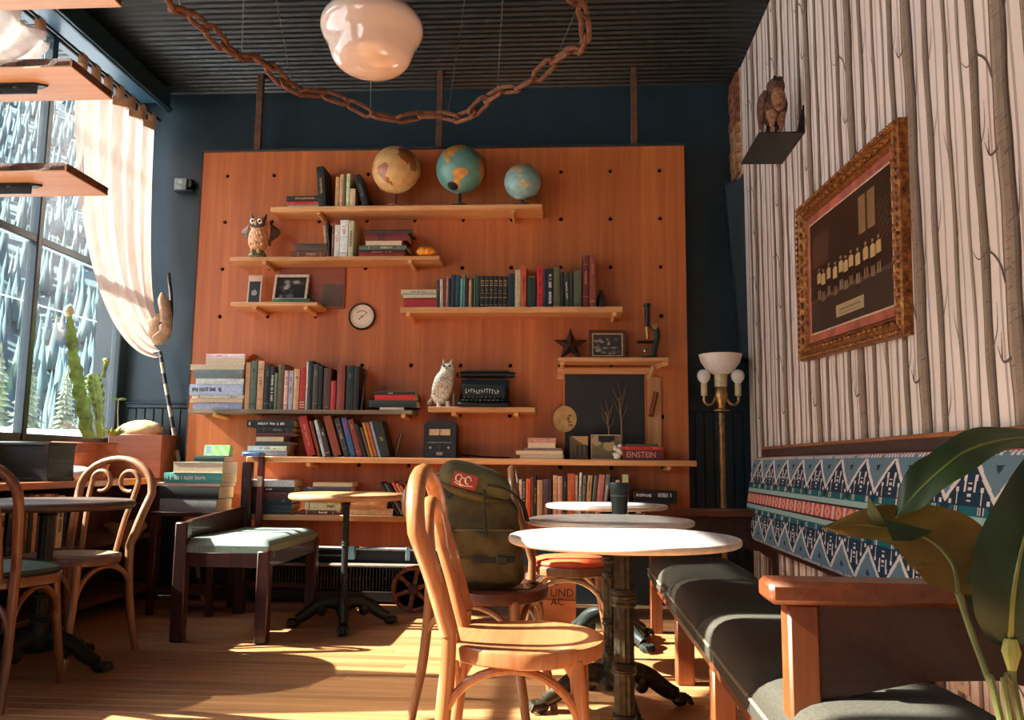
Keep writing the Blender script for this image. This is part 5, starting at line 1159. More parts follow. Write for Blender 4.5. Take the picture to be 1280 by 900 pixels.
q = MB(); q.prism([(-.40, .42), (.42, .42), (.42, .60), (.0, .578), (-.26, .565), (-.31, .555), (-.34, .52), (-.37, .50), (-.40, .495)], -.235, -.205, Matrix.Rotation(PI / 2, 4, 'Z') @ Matrix.Rotation(PI / 2, 4, 'X')); q.build('side_arm', M_maho, ch)
MB().box((-.20, .395, .62), (.06, .04, .46), bev=.005).build('back_post', M_maho, ch)
MB().box((-.125, .405, .645), (.036, .035, .47), bev=.005).build('back_post', wood('worn_mahogany', (70, 24, 20), (128, 60, 50), 'z', .4), ch)
MB().box((-.126, .386, .74), (.030, .002, .06)).build('paper_tag', plain((196, 184, 156), .7), ch, 'small cream paper tag')
MB().box((0, .38, .16), (.36, .022, .03), bev=.003).build('stretcher', M_maho, ch)

# ---- counter and shelves under the window
ct = thing('window_counter', 'long wooden counter with open bookshelves under the shop window', 'counter', (-2.69, 3.4, 0))
CZ = .745
MB().box((0, -.08, CZ - .017), (.375, 3.75, .034), bev=.004).build('worktop', wood('counter_oak', (150, 84, 44), (196, 124, 74), 'y', .4, 30, rand=False), ct)
for y_ in (1.70, .75, -.25, -1.2): MB().box((.0, y_ - .0, CZ / 2 - .02), (.34, .03, CZ - .04), bev=.003).build('side_panel', M_maho, ct)
for z in (.09, .40): MB().box((.0, .2, z), (.34, 3.2, .026), bev=.003).build('shelf_board', wood('counter_shelf', (60, 34, 22), (96, 58, 38), 'y', .5), ct)
MB().box((-.172, .1, .37), (.01, 3.6, .70)).build('back_panel', M_maho, ct)
t = thing('side_table', 'low dark side table under the pile of papers by the corner', 'table', (-2.14, 4.74, 0))
MB().box((0, 0, .555), (.38, .34, .026), bev=.004).build('tabletop', M_maho, t)
for a in (-1, 1):
    for b in (-1, 1): MB().box((a * .17, b * .15, .27), (.035, .035, .545), bev=.003).build('leg', M_maho, t)
MB().box((0, 0, .12), (.33, .29, .02), bev=.002).build('lower_shelf', M_maho, t)
# books below the counter
zc0 = .414
def counter_book(k, words, y_, th, h, col, tcol, lean=0, z=zc0, n=None):
    _book(f'{words} book, {ORD[k]} upright under the window counter', (-2.535, y_, z + .0005), (R(lean), 0, R(90)), th, h, .15, col, tcol, 'books under the window counter')
yy = 3.665; k = 0
for words, th, h, col, tc, lean in (('black', .030, .27, 'black', 'gray', 0), ('dark brown', .028, .25, 'bark', None, 0), ('green', .02, .26, 'dkgreen', 'gold', 0), ('dark red', .026, .27, 'dkred', None, 0), ('brown', .03, .25, 'brown', 'gold', 0), ('black', .03, .26, 'black', None, 0), ('tan', .03, .27, 'tan', None, 0), ('purple', .04, .26, 'purple', None, 0), ('salmon', .045, .27, 'salmon', None, 0), ('orange-red', .03, .27, 'orange', None, 0), ('dark red', .026, .27, 'dkred', None, 0), ('cream patterned', .055, .26, 'cream', 'black', 0), ('black', .03, .25, 'black', None, 0)):
    counter_book(k, words, yy, th - .002, h, col, tc, lean); yy += th + .003; k += 1
z = zc0
for i, (words, th, col) in enumerate((('cream', .022, 'cream'), ('pink', .034, 'pink'), ('brown', .03, 'redbrown'), ('cream', .02, 'cream'), ('tan', .03, 'yellow'), ('dark brown', .026, 'bark'), ('grey', .022, 'gray'), ('cream', .018, 'cream'), ('red', .016, 'red'))):
    _book(f'{words} book, {"bottom" if i == 0 else ORD[i] + " up"} in the flat pile under the window counter', (-2.535, 3.42, z + th - .0005), (0, R(90), R(90)), th - .001, .22, .15, col, None, 'books under the window counter')
    z += th

# ================================================================== PAPERS BY THE CORNER, FLOOR THINGS
lying('S8', 'paper pile on the corner side table', [('clear-wrapped grey', 207, 277, 15, 'gray', None), ('black binder', 206, 279, 15, 'black', None), ('thin cream', 201, 280, 4, 'cream', None, True), ('white and teal', 210, 282, 12, 'turq', 'white', False, [(.05, .7)]), ('white boxed', 221, 283, 13, 'white', None, True), ('dark teal', 246, 283, 8, 'dkteal', None)], ys=4.59, zbase=.5685, depth=.22, group='papers on the corner table')
P = PY(265, 572, 4.62)
t = thing('tea_box', 'bright green printed box on top of the corner paper pile', 'box', (P.x, 4.68, .5695 + 67 * 4.59 / F + .012), rot=(R(-12), 0, 0))
MB().box((0, .02, .033), (.150, .05, .066), bev=.002).build('carton', plain((128, 178, 104), .5, vary=.1), t)
picture('box_print', t, .15, .066, 30, 14, lambda u, v: (112, 140, 160) if .06 < u < .28 and .2 < v < .9 else ((150, 196, 130) if (u * 3 + v) % 1 > .5 else (122, 178, 96)), Matrix.Translation((0, -.0075, 0)), .5, .001)
P = PY(293, 568, 4.6)
t = thing('blue_packet', 'small blue packet on the chair post', 'packet', (-1.806, 4.72, .8812)); MB().box((0, 0, .012), (.10, .10, .022), bev=.003).build('packet', plain((56, 98, 150), .4, vary=.3, scale=20), t)
# brown sheet hanging off the counter end
t = thing('paper_sheet', 'creased brown paper corner sticking out below the counter end', 'paper', (-2.42, 4.42, .0))
q = MB(); fn = lambda u, v, d=0: (-.10 + .26 * u, -.06 * u + .05 * v + d, .50 + .045 * u - v * (.17 * (1 - abs(u - .55) * 1.6)) + .008 * math.sin(9 * u)); q.grid(lambda u, v: fn(u, v), 16, 8); q.grid(lambda u, v: fn(u, v, .002), 16, 8); q.build('sheet', plain((150, 116, 78), .75, vary=.2, scale=8), t)
# leaning striped pole in the corner
A_, B_ = PY(200, 440, 5.16), PY(226, 590, 5.10)
t = thing('striped_pole', 'striped dark and pale pole leaning in the window corner', 'pole', (0, 0, 0)); d = (B_ - A_); bot = A_ + d * ((A_.z) / (A_.z - B_.z)); N = 22
top_ = A_
for k in range(N):
    a, b = top_.lerp(bot, k / N), top_.lerp(bot, (k + 1) / N); MB().cyl(a, b, .013, .013, 10).build('band', (plain((44, 40, 38), .5), plain((160, 142, 124), .5))[k % 2], t)
# hydronic heater, conduit and iron wheel below the panel
t = thing('fin_heater', 'long finned heater under the plywood wall', 'heater', (-1.4, 5.16, 0))
MB().box((0, -.03, .225), (1.9, .10, .014), bev=.003).build('top_rail', plain((150, 128, 116), .4, .3), t)
MB().box((0, .04, .12), (1.9, .02, .20)).build('back_plate', M_black, t)
MB().box((0, -.05, .045), (1.9, .05, .06), bev=.004).build('lower_cover', plain((42, 34, 28), .5, .3), t)
MB().cyl((-.94, -.02, .145), (.94, -.02, .145), .014, .014, 12).build('pipe', M_rust, t)
for s_ in (-1, 1): MB().box((s_ * .955, -.01, .12), (.02, .12, .23), bev=.003).build('end_cap', M_black, t)
q = MB(); q.box((0, 0, 0), (.0035, .075, .135)); fm = q.mesh('fin', plain((112, 104, 94), .45, .6), False)
for k in range(92):
    o = bpy.data.objects.new('fin', fm); COL.objects.link(o); o.parent = t; o.location = (-.92 + k * .0202, -.03, .148)
t = thing('conduit', 'pale pipe run with a blue-grey junction box below the plywood wall', 'conduit', (-1.4, 5.23, .322))
MB().cyl((-.9, -.012, .0), (1.0, -.012, -.01), .010, .010, 10).build('pipe', plain((176, 182, 184), .4, .3), t); MB().cyl((-.9, -.012, -.05), (.0, -.012, -.05), .006, .006, 8).build('pipe', plain((130, 140, 146), .4, .3), t)
MB().box((.055, -.03, -.025), (.075, .055, .09), bev=.005).build('junction_box', plain((96, 126, 140), .45), t)
MB().box((.42, -.012, -.03), (.03, .02, .09), bev=.003).build('strap', plain((120, 140, 150), .5), t)
P = PZ(527, 772, 0)
t = thing('iron_wheel', 'rusty iron cart wheel with round holes standing under the plywood wall', 'wheel', (-.875, 4.86, 0)); wr = .128
q = MB(); rr_ = rotm('X', 90)
prof = [(wr * .90, -.03), (wr, -.028), (wr, .028), (wr * .90, .03)]
q.lathe([(wr * .84, -.022)] + prof + [(wr * .84, .022), (wr * .84, -.022)], 40, M=Matrix.Translation((0, 0, wr)) @ rr_); q.build('rim', M_rust, t)
q = MB(); q.lathe([(0, -.034), (.026, -.034), (.030, -.028), (.030, .028), (0, .03)], 20, M=Matrix.Translation((0, 0, wr)) @ rotm('X', -90)); q.build('hub', plain((70, 40, 30), .7, .4), t)
for k in range(6):
    a = R(60 * k + 20); q = MB(); q.tube([(.024 * math.cos(a), 0, wr + .024 * math.sin(a)), (wr * .6 * math.cos(a), 0, wr + wr * .6 * math.sin(a)), (wr * .86 * math.cos(a), 0, wr + wr * .86 * math.sin(a))], [.020, .015, .026], 8, flat=.8); q.build('spoke', M_rust, t)
# wooden crate with stencilled letters
P0, P1 = PZ(640, 783, 0), PZ(720, 783, 0)
cy = P1.y; cw = P1.x - P0.x
t = thing('wooden_crate', 'orange-brown stencilled crate behind the orange-seated chair', 'crate', ((P0.x + P1.x) / 2, cy + .14, 0))
M_crate = wood('crate_pine', (150, 78, 36), (200, 122, 64), 'x', .6, 34, stretch=.05)
for k in range(2):
    for y_ in (-.14, .14): MB().box((0, y_, .068 + k * .137), (cw, .016, .133), bev=.002).build('plank', M_crate, t)
    for s_ in (-1, 1): MB().box((s_ * (cw / 2 - .008), 0, .068 + k * .137), (.016, .262, .133), bev=.002).build('plank', M_crate, t)
MB().box((0, 0, .01), (cw - .04, .25, .016)).build('bottom', M_crate, t)
M_sten = plain((52, 26, 18), .8)
for s_, x, z, sz in (('S', .165 - .10, .228, .052), ('UND', .195 - .10, .172, .058), ('AC', .170 - .10, .125, .052)): textobj(s_, sz, M_sten, t, (x, -.1486, z), (R(90), 0, 0), 'stencil', .0004)

# ---- backpack on the dark-seated chair
bp = thing('backpack', 'olive canvas backpack with a red badge standing on the dark-seated chair', 'backpack', (-.280, 2.90, .441), 8)
M_olive = plain((74, 64, 34), .85, vary=.18, scale=20, bump=.35, bscale=300); M_oliv2 = plain((92, 84, 50), .85, vary=.15, scale=20, bump=.35, bscale=300); M_web = plain((26, 30, 28), .8)
def sq(a, n_): c, s_ = math.cos(a), math.sin(a); return (abs(c) ** n_ * (1 if c > 0 else -1), abs(s_) ** n_ * (1 if s_ > 0 else -1))
def packbody(u, v):
    x, y_ = sq(2 * PI * u, .62); z = .36 * v
    wx = np.interp(v, [0, .04, .12, .4, .72, .9, 1], [.118, .132, .140, .142, .132, .112, .07]); wy = np.interp(v, [0, .04, .3, .6, .9, 1], [.075, .09, .10, .095, .075, .05])
    lean = .0 - .028 * v
    wr_ = .004 * math.sin(17 * u * 2 * PI / 6 + 14 * v) + .003 * math.sin(30 * v + 5 * u)
    return (x * (wx + wr_) + lean, y_ * (wy + wr_) + .02 * v, z)
q = MB(); q.grid(packbody, 56, 36, wrap=True); q.add([packbody(i / 56, 0) for i in range(56)], [tuple(range(56))[::-1]]); q.build('body', M_olive, bp)
def pocket(u, v):
    x = (u - .5) * .25; z = .012 + .185 * v; e = (1 - abs(2 * u - 1) ** 6) * (1 - abs(2 * v - 1) ** 6)
    return (x - .008 - .02 * v, -.080 - .030 * max(0, e) ** .5 - .004 * math.sin(12 * u + 9 * v), z)
q = MB(); q.grid(pocket, 26, 22); q.build('front_pocket', plain((82, 70, 36), .85, vary=.18, scale=20, bump=.35, bscale=300), bp)
MB().tube([pocket(u, .98) for u in np.linspace(.03, .97, 14)], .004, 6).build('zip_seam', plain((104, 92, 54), .8), bp)
MB().tube([(p[0], p[1] - .002, p[2]) for p in [pocket(u, .5) for u in np.linspace(.03, .97, 14)]], .0035, 6).build('seam', plain((56, 48, 26), .8), bp)
hood = MB(); HM = Matrix.Translation((-.036, .0, .352)) @ rotm('Y', 17) @ rotm('X', 10)
def hoodf(u, v):
    x, y_ = sq(2 * PI * u, .7); p = -PI / 2 + PI * v; c, s_ = abs(math.cos(p)) ** .6, math.copysign(abs(math.sin(p)) ** .75, math.sin(p))
    w_ = .006 * math.sin(3 * 2 * PI * u + 5 * v)
    return HM @ Vector((x * c * (.128 + w_), y_ * c * (.098 + w_), s_ * .056))
hood.grid(hoodf, 48, 22, wrap=True); hood.build('top_flap', M_oliv2, bp)
MB().tube([HM @ Vector((sq(2 * PI * u, .7)[0] * .131, sq(2 * PI * u, .7)[1] * .100, -.022)) for u in np.linspace(0, 1, 40)[:-1]], .006, 6, closed=True).build('flap_edge', M_olive, bp)
me_b = MB(); me_b.box((0, 0, 0), (.085, .004, .052), bev=.0018)
o = me_b.build('badge', plain((140, 52, 38), .7, vary=.15), bp, 'red embroidered badge'); o.location = (-.072, -.101, .358); o.rotation_euler = (R(6), R(15), 0)
q = MB()
for k in range(3): q.tube([(-.022 + .016 * k + .010 * math.cos(a), -.0024, .004 * (-1) ** k + .012 * math.sin(a)) for a in np.linspace(0, 5.2, 14)], .0022, 5)
q.tube([(-.034, -.0024, -.012), (-.01, -.0024, -.019), (.03, -.0024, -.012)], .002, 5)
e = stuff(q.build('badge_stitching', plain((222, 200, 186), .7), o))
for pts, r_, nm in (([(-.005, -.108, .33), (-.004, -.118, .25), (.004, -.122, .17)], .011, 'strap'), ([(.005, -.105, .345), (.07, -.10, .33), (.125, -.05, .285), (.15, .0, .22)], .012, 'strap'), ([(-.125, -.085, .02), (-.118, -.1, .1), (-.11, -.09, .2)], .010, 'strap'), ([(.11, -.09, .0), (.15, -.09, -.0), (.175, -.07, .012), (.165, -.03, .012)], .007, 'strap')):
    MB().tube(spline(pts, 5), r_, 6, flat=.35).build(nm, M_web, bp)
MB().box((.055, -.118, .098), (.036, .014, .028), bev=.003).build('buckle', M_black, bp); MB().box((.03, -.1165, .098), (.14, .004, .018), bev=.001).build('strap', M_web, bp)
MB().tube([(-.12, -.03, .30), (-.145, -.02, .33), (-.14, .02, .35), (-.11, .05, .36)], .02, 8).build('shoulder_strap', plain((44, 60, 52), .8), bp)

# ================================================================== WINDOW CORNER
M_terra = plain((178, 92, 56), .75, vary=.12, scale=18, bump=.15)
P = PZ(117, 594, CZ)
pt = thing('cactus_pot', 'large terracotta pot with a tall green cactus and a succulent', 'potted cactus', (-2.665, 4.42, CZ + .0005))
MB().lathe([(0, 0), (.120, 0), (.124, .006), (.158, .135), (.176, .137), (.184, .145), (.186, .195), (.180, .203), (.168, .203), (.162, .18), (.0, .178)], 44).build('pot', M_terra, pt)
MB().lathe([(.0, .188), (.10, .189), (.166, .180)], 30).build('soil', plain((70, 56, 42), .95, vary=.4, scale=60, bump=.8), pt)
M_cac = plain((120, 142, 62), .55, vary=.3, scale=22, bump=.2); M_rib = plain((156, 168, 84), .6, vary=.2)
def cactus(name, base, pts, rad, wing):
    """three winged euphorbia-like stem with knobbly ribs"""
    sp_ = spline([Vector(p) for p in pts], 10); n = len(sp_); q = MB()
    for k in range(n):
        pass
    rr_ = np.interp(np.linspace(0, 1, n), np.linspace(0, 1, len(rad)), rad)
    ring = []
    N = 18
    vs_ = []
    for i, p in enumerate(sp_):
        for k in range(N):
            a = 2 * PI * k / N; lob = max(0, math.cos(3 * a / 1.0 + base)) ** 1.5
            r_ = rr_[i] * (.45 + .55 * lob * (1 + wing * math.sin(i * 1.15 + k // 6 * 2)))
            vs_.append((p.x + r_ * math.cos(a), p.y + r_ * math.sin(a), p.z))
    fs = [(i * N + k, i * N + (k + 1) % N, (i + 1) * N + (k + 1) % N, (i + 1) * N + k) for i in range(n - 1) for k in range(N)]
    fs += [tuple(range(N))[::-1], tuple((n - 1) * N + k for k in range(N))]
    q.add(vs_, fs); return q.build(name, M_cac, pt)
c0 = Vector(pt.location)
def wp(px, py, y_=4.42): return PY(px, py, y_) - c0
cactus('stem', 0, [wp(110, 548), wp(104, 510), wp(97, 470), wp(92, 445), wp(90, 425), wp(88, 402), wp(86, 394)], [.036, .044, .042, .030, .034, .018, .013], .32)
cactus('stem', .7, [wp(126, 548), wp(124, 515), wp(122, 498), wp(119, 480), wp(118, 468)], [.026, .030, .048, .052, .034], .32)
MB().tube([wp(129, 472), wp(131, 462), wp(133, 452)], [.012, .010, .014], 8).build('offshoot', M_cac, pt); MB().ball(wp(133, 450), (.02, .02, .012), 10, 6).build('bud', M_rib, pt)
MB().ball(wp(86, 389), (.026, .026, .036), 14, 10).build('bud', plain((190, 186, 140), .7, vary=.2, scale=90), pt, 'fuzzy pale bud at the tip')
for k in range(14):
    a = k * 2.399; cpos = wp(141, 545); l = .075; up = .35 + .6 * (k / 14)
    d = Vector((math.cos(a), math.sin(a), up)).normalized()
    MB().tube([cpos + Vector((0, 0, .0)), cpos + d * l * .6, cpos + d * l], [.007, .012, .002], 6, flat=.6).build('succulent_leaf', M_rib, pt)
MB().tube([wp(148, 545), wp(147, 515), wp(148, 500)], [.004, .003, .003], 6).build('seedling_stem', plain((206, 208, 180), .6), pt)
for s_ in (-1, 1): MB().ball(wp(148 + s_ * 5, 499), (.026, .012, .008), 10, 6).build('seedling_leaf', M_cac, pt)
# wooden planter box with a stone
P0, P1 = PY(160, 590, 4.92), PY(222, 590, 4.92)
t = thing('planter_box', 'reddish brown wooden box at the counter end, right of the terracotta pot', 'box', (-2.635, 5.05, CZ + .0005))
M_pl = wood('planter_wood', (112, 54, 32), (160, 86, 54), 'x', .5, 30)
bw, bd, bh = .34, .26, .265
for s_ in (-1, 1): MB().box((0, s_ * (bd / 2 - .01), bh / 2), (bw, .02, bh), bev=.002).build('side_board', M_pl, t); MB().box((s_ * (bw / 2 - .01), 0, bh / 2), (.02, bd - .04, bh), bev=.002).build('end_board', M_pl, t)
MB().box((0, 0, bh - .035), (bw - .04, bd - .04, .04)).build('lid_board', M_pl, t)
t = thing('rock', 'crumpled tan rock resting on the reddish wooden box', 'rock', (-2.665, 5.03, CZ + bh - .0135 + .0005))
rd = random.Random(12); q = MB(); K = [(rd.uniform(-1, 1), rd.uniform(-1, 1), rd.uniform(-1, 1)) for _ in range(9)]
def rock(u, v):
    a, p = 2 * PI * u, -PI / 2 + PI * v; d = Vector((math.cos(a) * math.cos(p), math.sin(a) * math.cos(p), math.sin(p))); k = 1 + sum(.12 * max(0, d.dot(Vector(c).normalized())) ** 3 for c in K) - .1 * abs(math.sin(5 * a + 3 * p))
    return (d.x * .145 * k, d.y * .07 * k, max(-.03, d.z * .07 * k) + .03)
q.grid(rock, 32, 16, wrap=True); q.build('stone', plain((172, 144, 108), .9, vary=.25, scale=18, bump=.7), t, angle=25)
# black mesh crate on the counter
t = thing('mesh_crate', 'black perforated crate on the counter left of the terracotta pot', 'crate', (-2.70, 4.06, CZ + .0005))
cw_, cd_, chh = .30, .22, .195; M_mc = plain((30, 27, 25), .55, vary=.15)
for c, d in (((0, 0, .004), (cw_, cd_, .008)),): MB().box(c, d, bev=.001).build('panel', M_mc, t)
def perforated(w_, h_, nx, nz, M):
    q = MB(); sx, sz = w_ / nx, h_ / nz
    for i in range(nx):
        for j in range(nz):
            cx, cz = (i + .5) * sx - w_ / 2, (j + .5) * sz; r_ = min(sx, sz) * .33
            o_ = [(cx - sx / 2, 0, cz - sz / 2), (cx + sx / 2, 0, cz - sz / 2), (cx + sx / 2, 0, cz + sz / 2), (cx - sx / 2, 0, cz + sz / 2)]
            i_ = [(cx - r_, 0, cz - r_ * .6), (cx + r_, 0, cz - r_ * .6), (cx + r_, 0, cz + r_ * .6), (cx - r_, 0, cz + r_ * .6)]; b_2 = [(a, .006, c) for a, _, c in i_]
            q.add(o_ + i_ + b_2, [(0, 1, 5, 4), (1, 2, 6, 5), (2, 3, 7, 6), (3, 0, 4, 7), (4, 5, 9, 8), (5, 6, 10, 9), (6, 7, 11, 10), (7, 4, 8, 11)], M)
    return q
stuff(perforated(cw_, chh - .03, 26, 15, Matrix.Translation((0, -cd_ / 2 + .002, .015))).build('perforated_front', M_mc, t, smooth=False))
stuff(perforated(cd_, chh - .03, 18, 15, Matrix.Translation((cw_ / 2 - .002, 0, .015)) @ rotm('Z', 90)).build('perforated_end', M_mc, t, smooth=False))
for z in (.0085, chh - .0085): 
    MB().box((0, -cd_ / 2, z), (cw_ + .006, .012, .017), bev=.003).build('rim', M_mc, t); MB().box((cw_ / 2, 0, z), (.012, cd_ + .006, .017), bev=.003).build('rim', M_mc, t)
# pale rumpled bag in front of the pot
t = thing('paper_bag', 'rumpled white bag lying on the counter before the terracotta pot', 'bag', (-2.575, 4.222, CZ + .0005))
q = MB(); rd = random.Random(20); K = [(rd.uniform(-1, 1), rd.uniform(-1, 1), rd.uniform(-.3, 1)) for _ in range(12)]
def bag(u, v):
    a, p = 2 * PI * u, -PI / 2 + PI * v; d = Vector((math.cos(a) * math.cos(p), math.sin(a) * math.cos(p), math.sin(p))); k = 1 + sum(.14 * max(0, d.dot(Vector(c).normalized())) ** 6 for c in K)
    return (d.x * .075 * k, d.y * .032 * k, max(-.028, d.z * .045 * k) + .028)
q.grid(bag, 36, 18, wrap=True); q.build('bag', plain((222, 208, 192), .7, vary=.06), t, angle=20)
# ---- curtains
M_sh = sheer()
rod = thing('curtain_rod', 'thin dark curtain rod under the window head board', 'curtain rod', (-2.735, 0, 3.13)); MB().cyl((0, 5.16, 0), (0, 1.2, 0), .009, .009, 10).build('rod', M_black, rod)
for y_ in (5.1, 3.98, 2.6): MB().tube([(0, y_, 0), (-.03, y_, .03), (-.145, y_, .03)], .006, 6).build('bracket', M_black, rod)
def curtain(lab, y0, y1, K, folds, loc, swag, tabs, spread=.05, drop=.75):
    t = thing('curtain', lab, 'curtain', (-2.735, 0, 0), group='sheer tied curtains'); K = Vector(K)
    def S(u, v, off=0):
        yt = y0 + (y1 - y0) * u; amp = .034 * (1 - v * .45)
        T = Vector((0, yt, 3.06)); A_ = Vector((.01, yt, 3.06 - drop)); E_ = Vector((K.x, K.y + (u - .5) * -spread, K.z - swag * (1 - u) + .05 * u))
        B_ = Vector((K.x * .4, yt * .55 + K.y * .45, E_.z + .22 - swag * 1.3 * (1 - u)))
        p = T * (1 - v) ** 3 + A_ * 3 * v * (1 - v) ** 2 + B_ * 3 * v * v * (1 - v) + E_ * v ** 3
        p.x += amp * math.sin(folds * 2 * PI * u + .6 * math.sin(5 * u)) + .010 * math.sin(folds * 3.3 * u * PI + 4 * v) + off
        return p
    q = MB(); q.grid(lambda u, v: S(u, v), 110, 40); q.build('fabric', M_sh, t, angle=80)
    q = MB(); q.grid(lambda u, v: S(u, v * .018, .002), 110, 2); q.build('hem', plain((196, 160, 128), .8, vary=.06), t)
    for k in range(tabs):
        u = (k + .5) / tabs; a = S(u - .018, .0); b = S(u + .018, .0); yt = (a.y + b.y) / 2
        q = MB(); q.grid(lambda s_, v: (lambda an: (a.x * (1 - v) * (1 - v) * .0 + .012 * math.cos(an) * (1 if True else 0), yt + (s_ - .5) * .05, 3.13 + .012 * math.sin(an) - .0) if 0 < v < 1 else (.010, yt + (s_ - .5) * .05, 3.05))(-PI * .1 + PI * 1.2 * v), 2, 12)
        q = MB(); loop = [(.012, 3.05), (.013, 3.10), (.0125, 3.13), (.008, 3.142), (0, 3.1455), (-.008, 3.142), (-.0125, 3.13), (-.013, 3.10), (-.012, 3.05)]
        q.grid(lambda s_, v: (loop[int(round(v * 8))][0] + a.x * .3 * (1 - abs(1 - 2 * v)) * 0, yt + (s_ - .5) * .055, loop[int(round(v * 8))][1]), 2, 8); q.build('tab', plain((198, 164, 136), .8, vary=.06), t)
    return t, K
t, K = curtain('white sheer curtain gathered and tied in the window corner', 4.20, 5.12, (.15, 4.99, 1.70), 6, 0, .20, 7, .10, .95)
q = MB(); q.ball(K + Vector((.01, .02, -.02)), (.075, .085, .10), 18, 12); q.build('gather', plain((206, 176, 150), .8, vary=.12, scale=24, bump=.4), t, 'knotted tan bundle of the curtain')
q = MB(); q.tube(spline([K + Vector((.0, .05, .22)), K + Vector((.05, .02, .08)), K + Vector((.07, -.02, -.04)), K + Vector((.02, -.06, -.12))], 6), [.012, .03, .05] + [.055] * 10 + [.04] * 5 + [.02], 12, flat=.6); q.build('fold', plain((214, 184, 160), .8, vary=.12, scale=24, bump=.4), t)
q = MB(); q.tube(spline([K + Vector((.01, .10, .36)), K + Vector((.05, .08, .18)), K + Vector((.075, .03, .03)), K + Vector((.06, -.06, .0))], 6), .012, 8); q.build('tie', plain((54, 40, 34), .7), t, 'dark tie cord')
t, K = curtain('second sheer curtain swept aside at the upper window edge', 2.55, 3.98, (.06, 3.02, 2.35), 8, 0, .05, 7, .05, .12)
q = MB(); q.grid(lambda u, v: (.05 + .05 * math.sin(2 * PI * 5 * u + 2 * v) * (.3 + v), K.y + .10 + (u - .5) * (.08 + .62 * v ** .5), K.z - 1.50 * v), 70, 24); q.build('added_shade_tail', M_sh, t, angle=80)  # unseen tail added to keep sun off the floor
q = MB(); q.ball(K + Vector((.03, 0, 0)), (.07, .08, .06), 16, 10); q.build('gather', plain((206, 176, 150), .8, vary=.12, scale=24, bump=.4), t)

# ================================================================== SHELVES HELD OFF THE WINDOW MULLIONS
M_sl = wood('bark_edge_shelf', (206, 142, 88), (236, 184, 130), 'x', .5, 20, rand=False); M_barke = plain((70, 42, 28), .9, vary=.5, scale=40, bump=1)
for k, (pa, pb, lab) in enumerate(((None, (130, 10), 'upper live-edge shelf board across the window, cut by the picture top'), ((80, 82), (135, 125), 'middle live-edge shelf board across the window'), ((80, 210), (129, 245), 'lowest of three live-edge shelf boards across the window'))):
    P = PY(*pb, 2.78); xe = -1.66 + (.01 if k != 1 else 0); z = P.z
    t = thing('window_shelf', lab, 'shelf', (xe, 2.65, z), group='live-edge boards across the window')
    rd = random.Random(k); n = 14; ln = 1.19
    fr = [(-ln + ln * i / n, -.125 + .006 * rd.random()) for i in range(n + 1)]
    q = MB(); q.prism(fr + [(0, .128), (-ln, .128)], 0, .026); q.build('board', M_sl, t, smooth=False)
    q = MB(); q.grid(lambda u, v: (-ln + ln * u, -.126 - .004 - .006 * math.sin(40 * u) * math.sin(PI * v), .002 + .026 * v), 40, 4); q.build('bark_edge', M_barke, t, 'rough brown bark edge')
    q = MB(); q.grid(lambda u, v: (.004 + .004 * math.sin(30 * u) * math.sin(PI * v), -.125 + .252 * u, .001 + .026 * v), 16, 4); q.build('bark_end', M_barke, t, 'rough dark bark end')
    MB().prism([(-ln, -.022), (-.20, -.022), (-.16, 0), (-.20, .022), (-ln, .022)], -.008, -.0005).build('bracket', M_steel, t); MB().box((-.70, 0, -.020), (1.0, .006, .026)).build('bracket_web', M_steel, t)
    MB().lathe([(.0, -.012), (.009, -.011), (.009, -.008)], 10, (-.28, 0, 0)).build('screw', plain((190, 186, 176), .3, .8), t)

# ================================================================== HANGING THINGS
lp = thing('pendant_lamp', 'round milky glass pendant lamp inside the ring of rusty chain', 'lamp', (-.586, 2.32, 0))
M_opal, n_, b_ = _nodes('opal_glass'); b_.inputs['Base Color'].default_value = (*lin((216, 190, 172)), 1); b_.inputs['Roughness'].default_value = .12; b_.inputs['Subsurface Weight'].default_value = .35; b_.inputs['Subsurface Radius'].default_value = (.05, .04, .03); b_.inputs['Coat Weight'].default_value = .6
prof = [(0, -.118), (.03, -.117), (.062, -.110), (.092, -.097), (.112, -.078), (.122, -.056), (.132, -.028), (.147, .0), (.154, .022), (.150, .046), (.130, .072), (.098, .094), (.068, .108), (.058, .118), (.056, .150)]
MB().lathe([(r_, z + 2.135) for r_, z in spline([(a, 0, b) for a, b in prof], 4) and [(p.x, p.z) for p in spline([(a, 0, b) for a, b in prof], 4)]], 48, cap=False).build('shade', M_opal, lp, angle=80)
MB().lathe([(.0, 2.36), (.04, 2.355), (.062, 2.33), (.064, 2.28), (.060, 2.275)], 28).build('fitter', M_brass, lp); MB().cyl((0, 0, 2.355), (0, 0, ZC), .007, .007, 8).build('stem', M_black, lp); MB().lathe([(.05, ZC), (.05, ZC - .02), (.01, ZC - .03), (0, ZC - .03)], 20).build('ceiling_rose', M_black, lp)
# ring of heavy chain on wires
cc = Vector((-.64, 2.72, 0)); NL = 48; RX, RY = .70, .80
chn = thing('chain_ring', 'big rusty chain hung as a ring on thin wires', 'chain', (cc.x, cc.y, 2.45))
def cpt(k):
    a = 2 * PI * k / NL; sag = -.06 * abs(math.sin(a * 6.0)) + .02 + .02 * math.sin(3 * a)
    return Vector((RX * math.cos(a) + .03 * math.sin(5 * a), RY * math.sin(a) + .03 * math.cos(4 * a), sag))
q = MB(); hl, hw, rr_ = .034, .0205, .0095
pl = [(hl + hw * math.cos(a), hw * math.sin(a), 0) for a in np.linspace(-PI / 2, PI / 2, 7)] + [(-hl + hw * math.cos(a), hw * math.sin(a), 0) for a in np.linspace(PI / 2, 3 * PI / 2, 7)]
q.tube(pl, rr_, 8, closed=True, ref=(0, 0, 1)); link_me = q.mesh('link', M_rust)
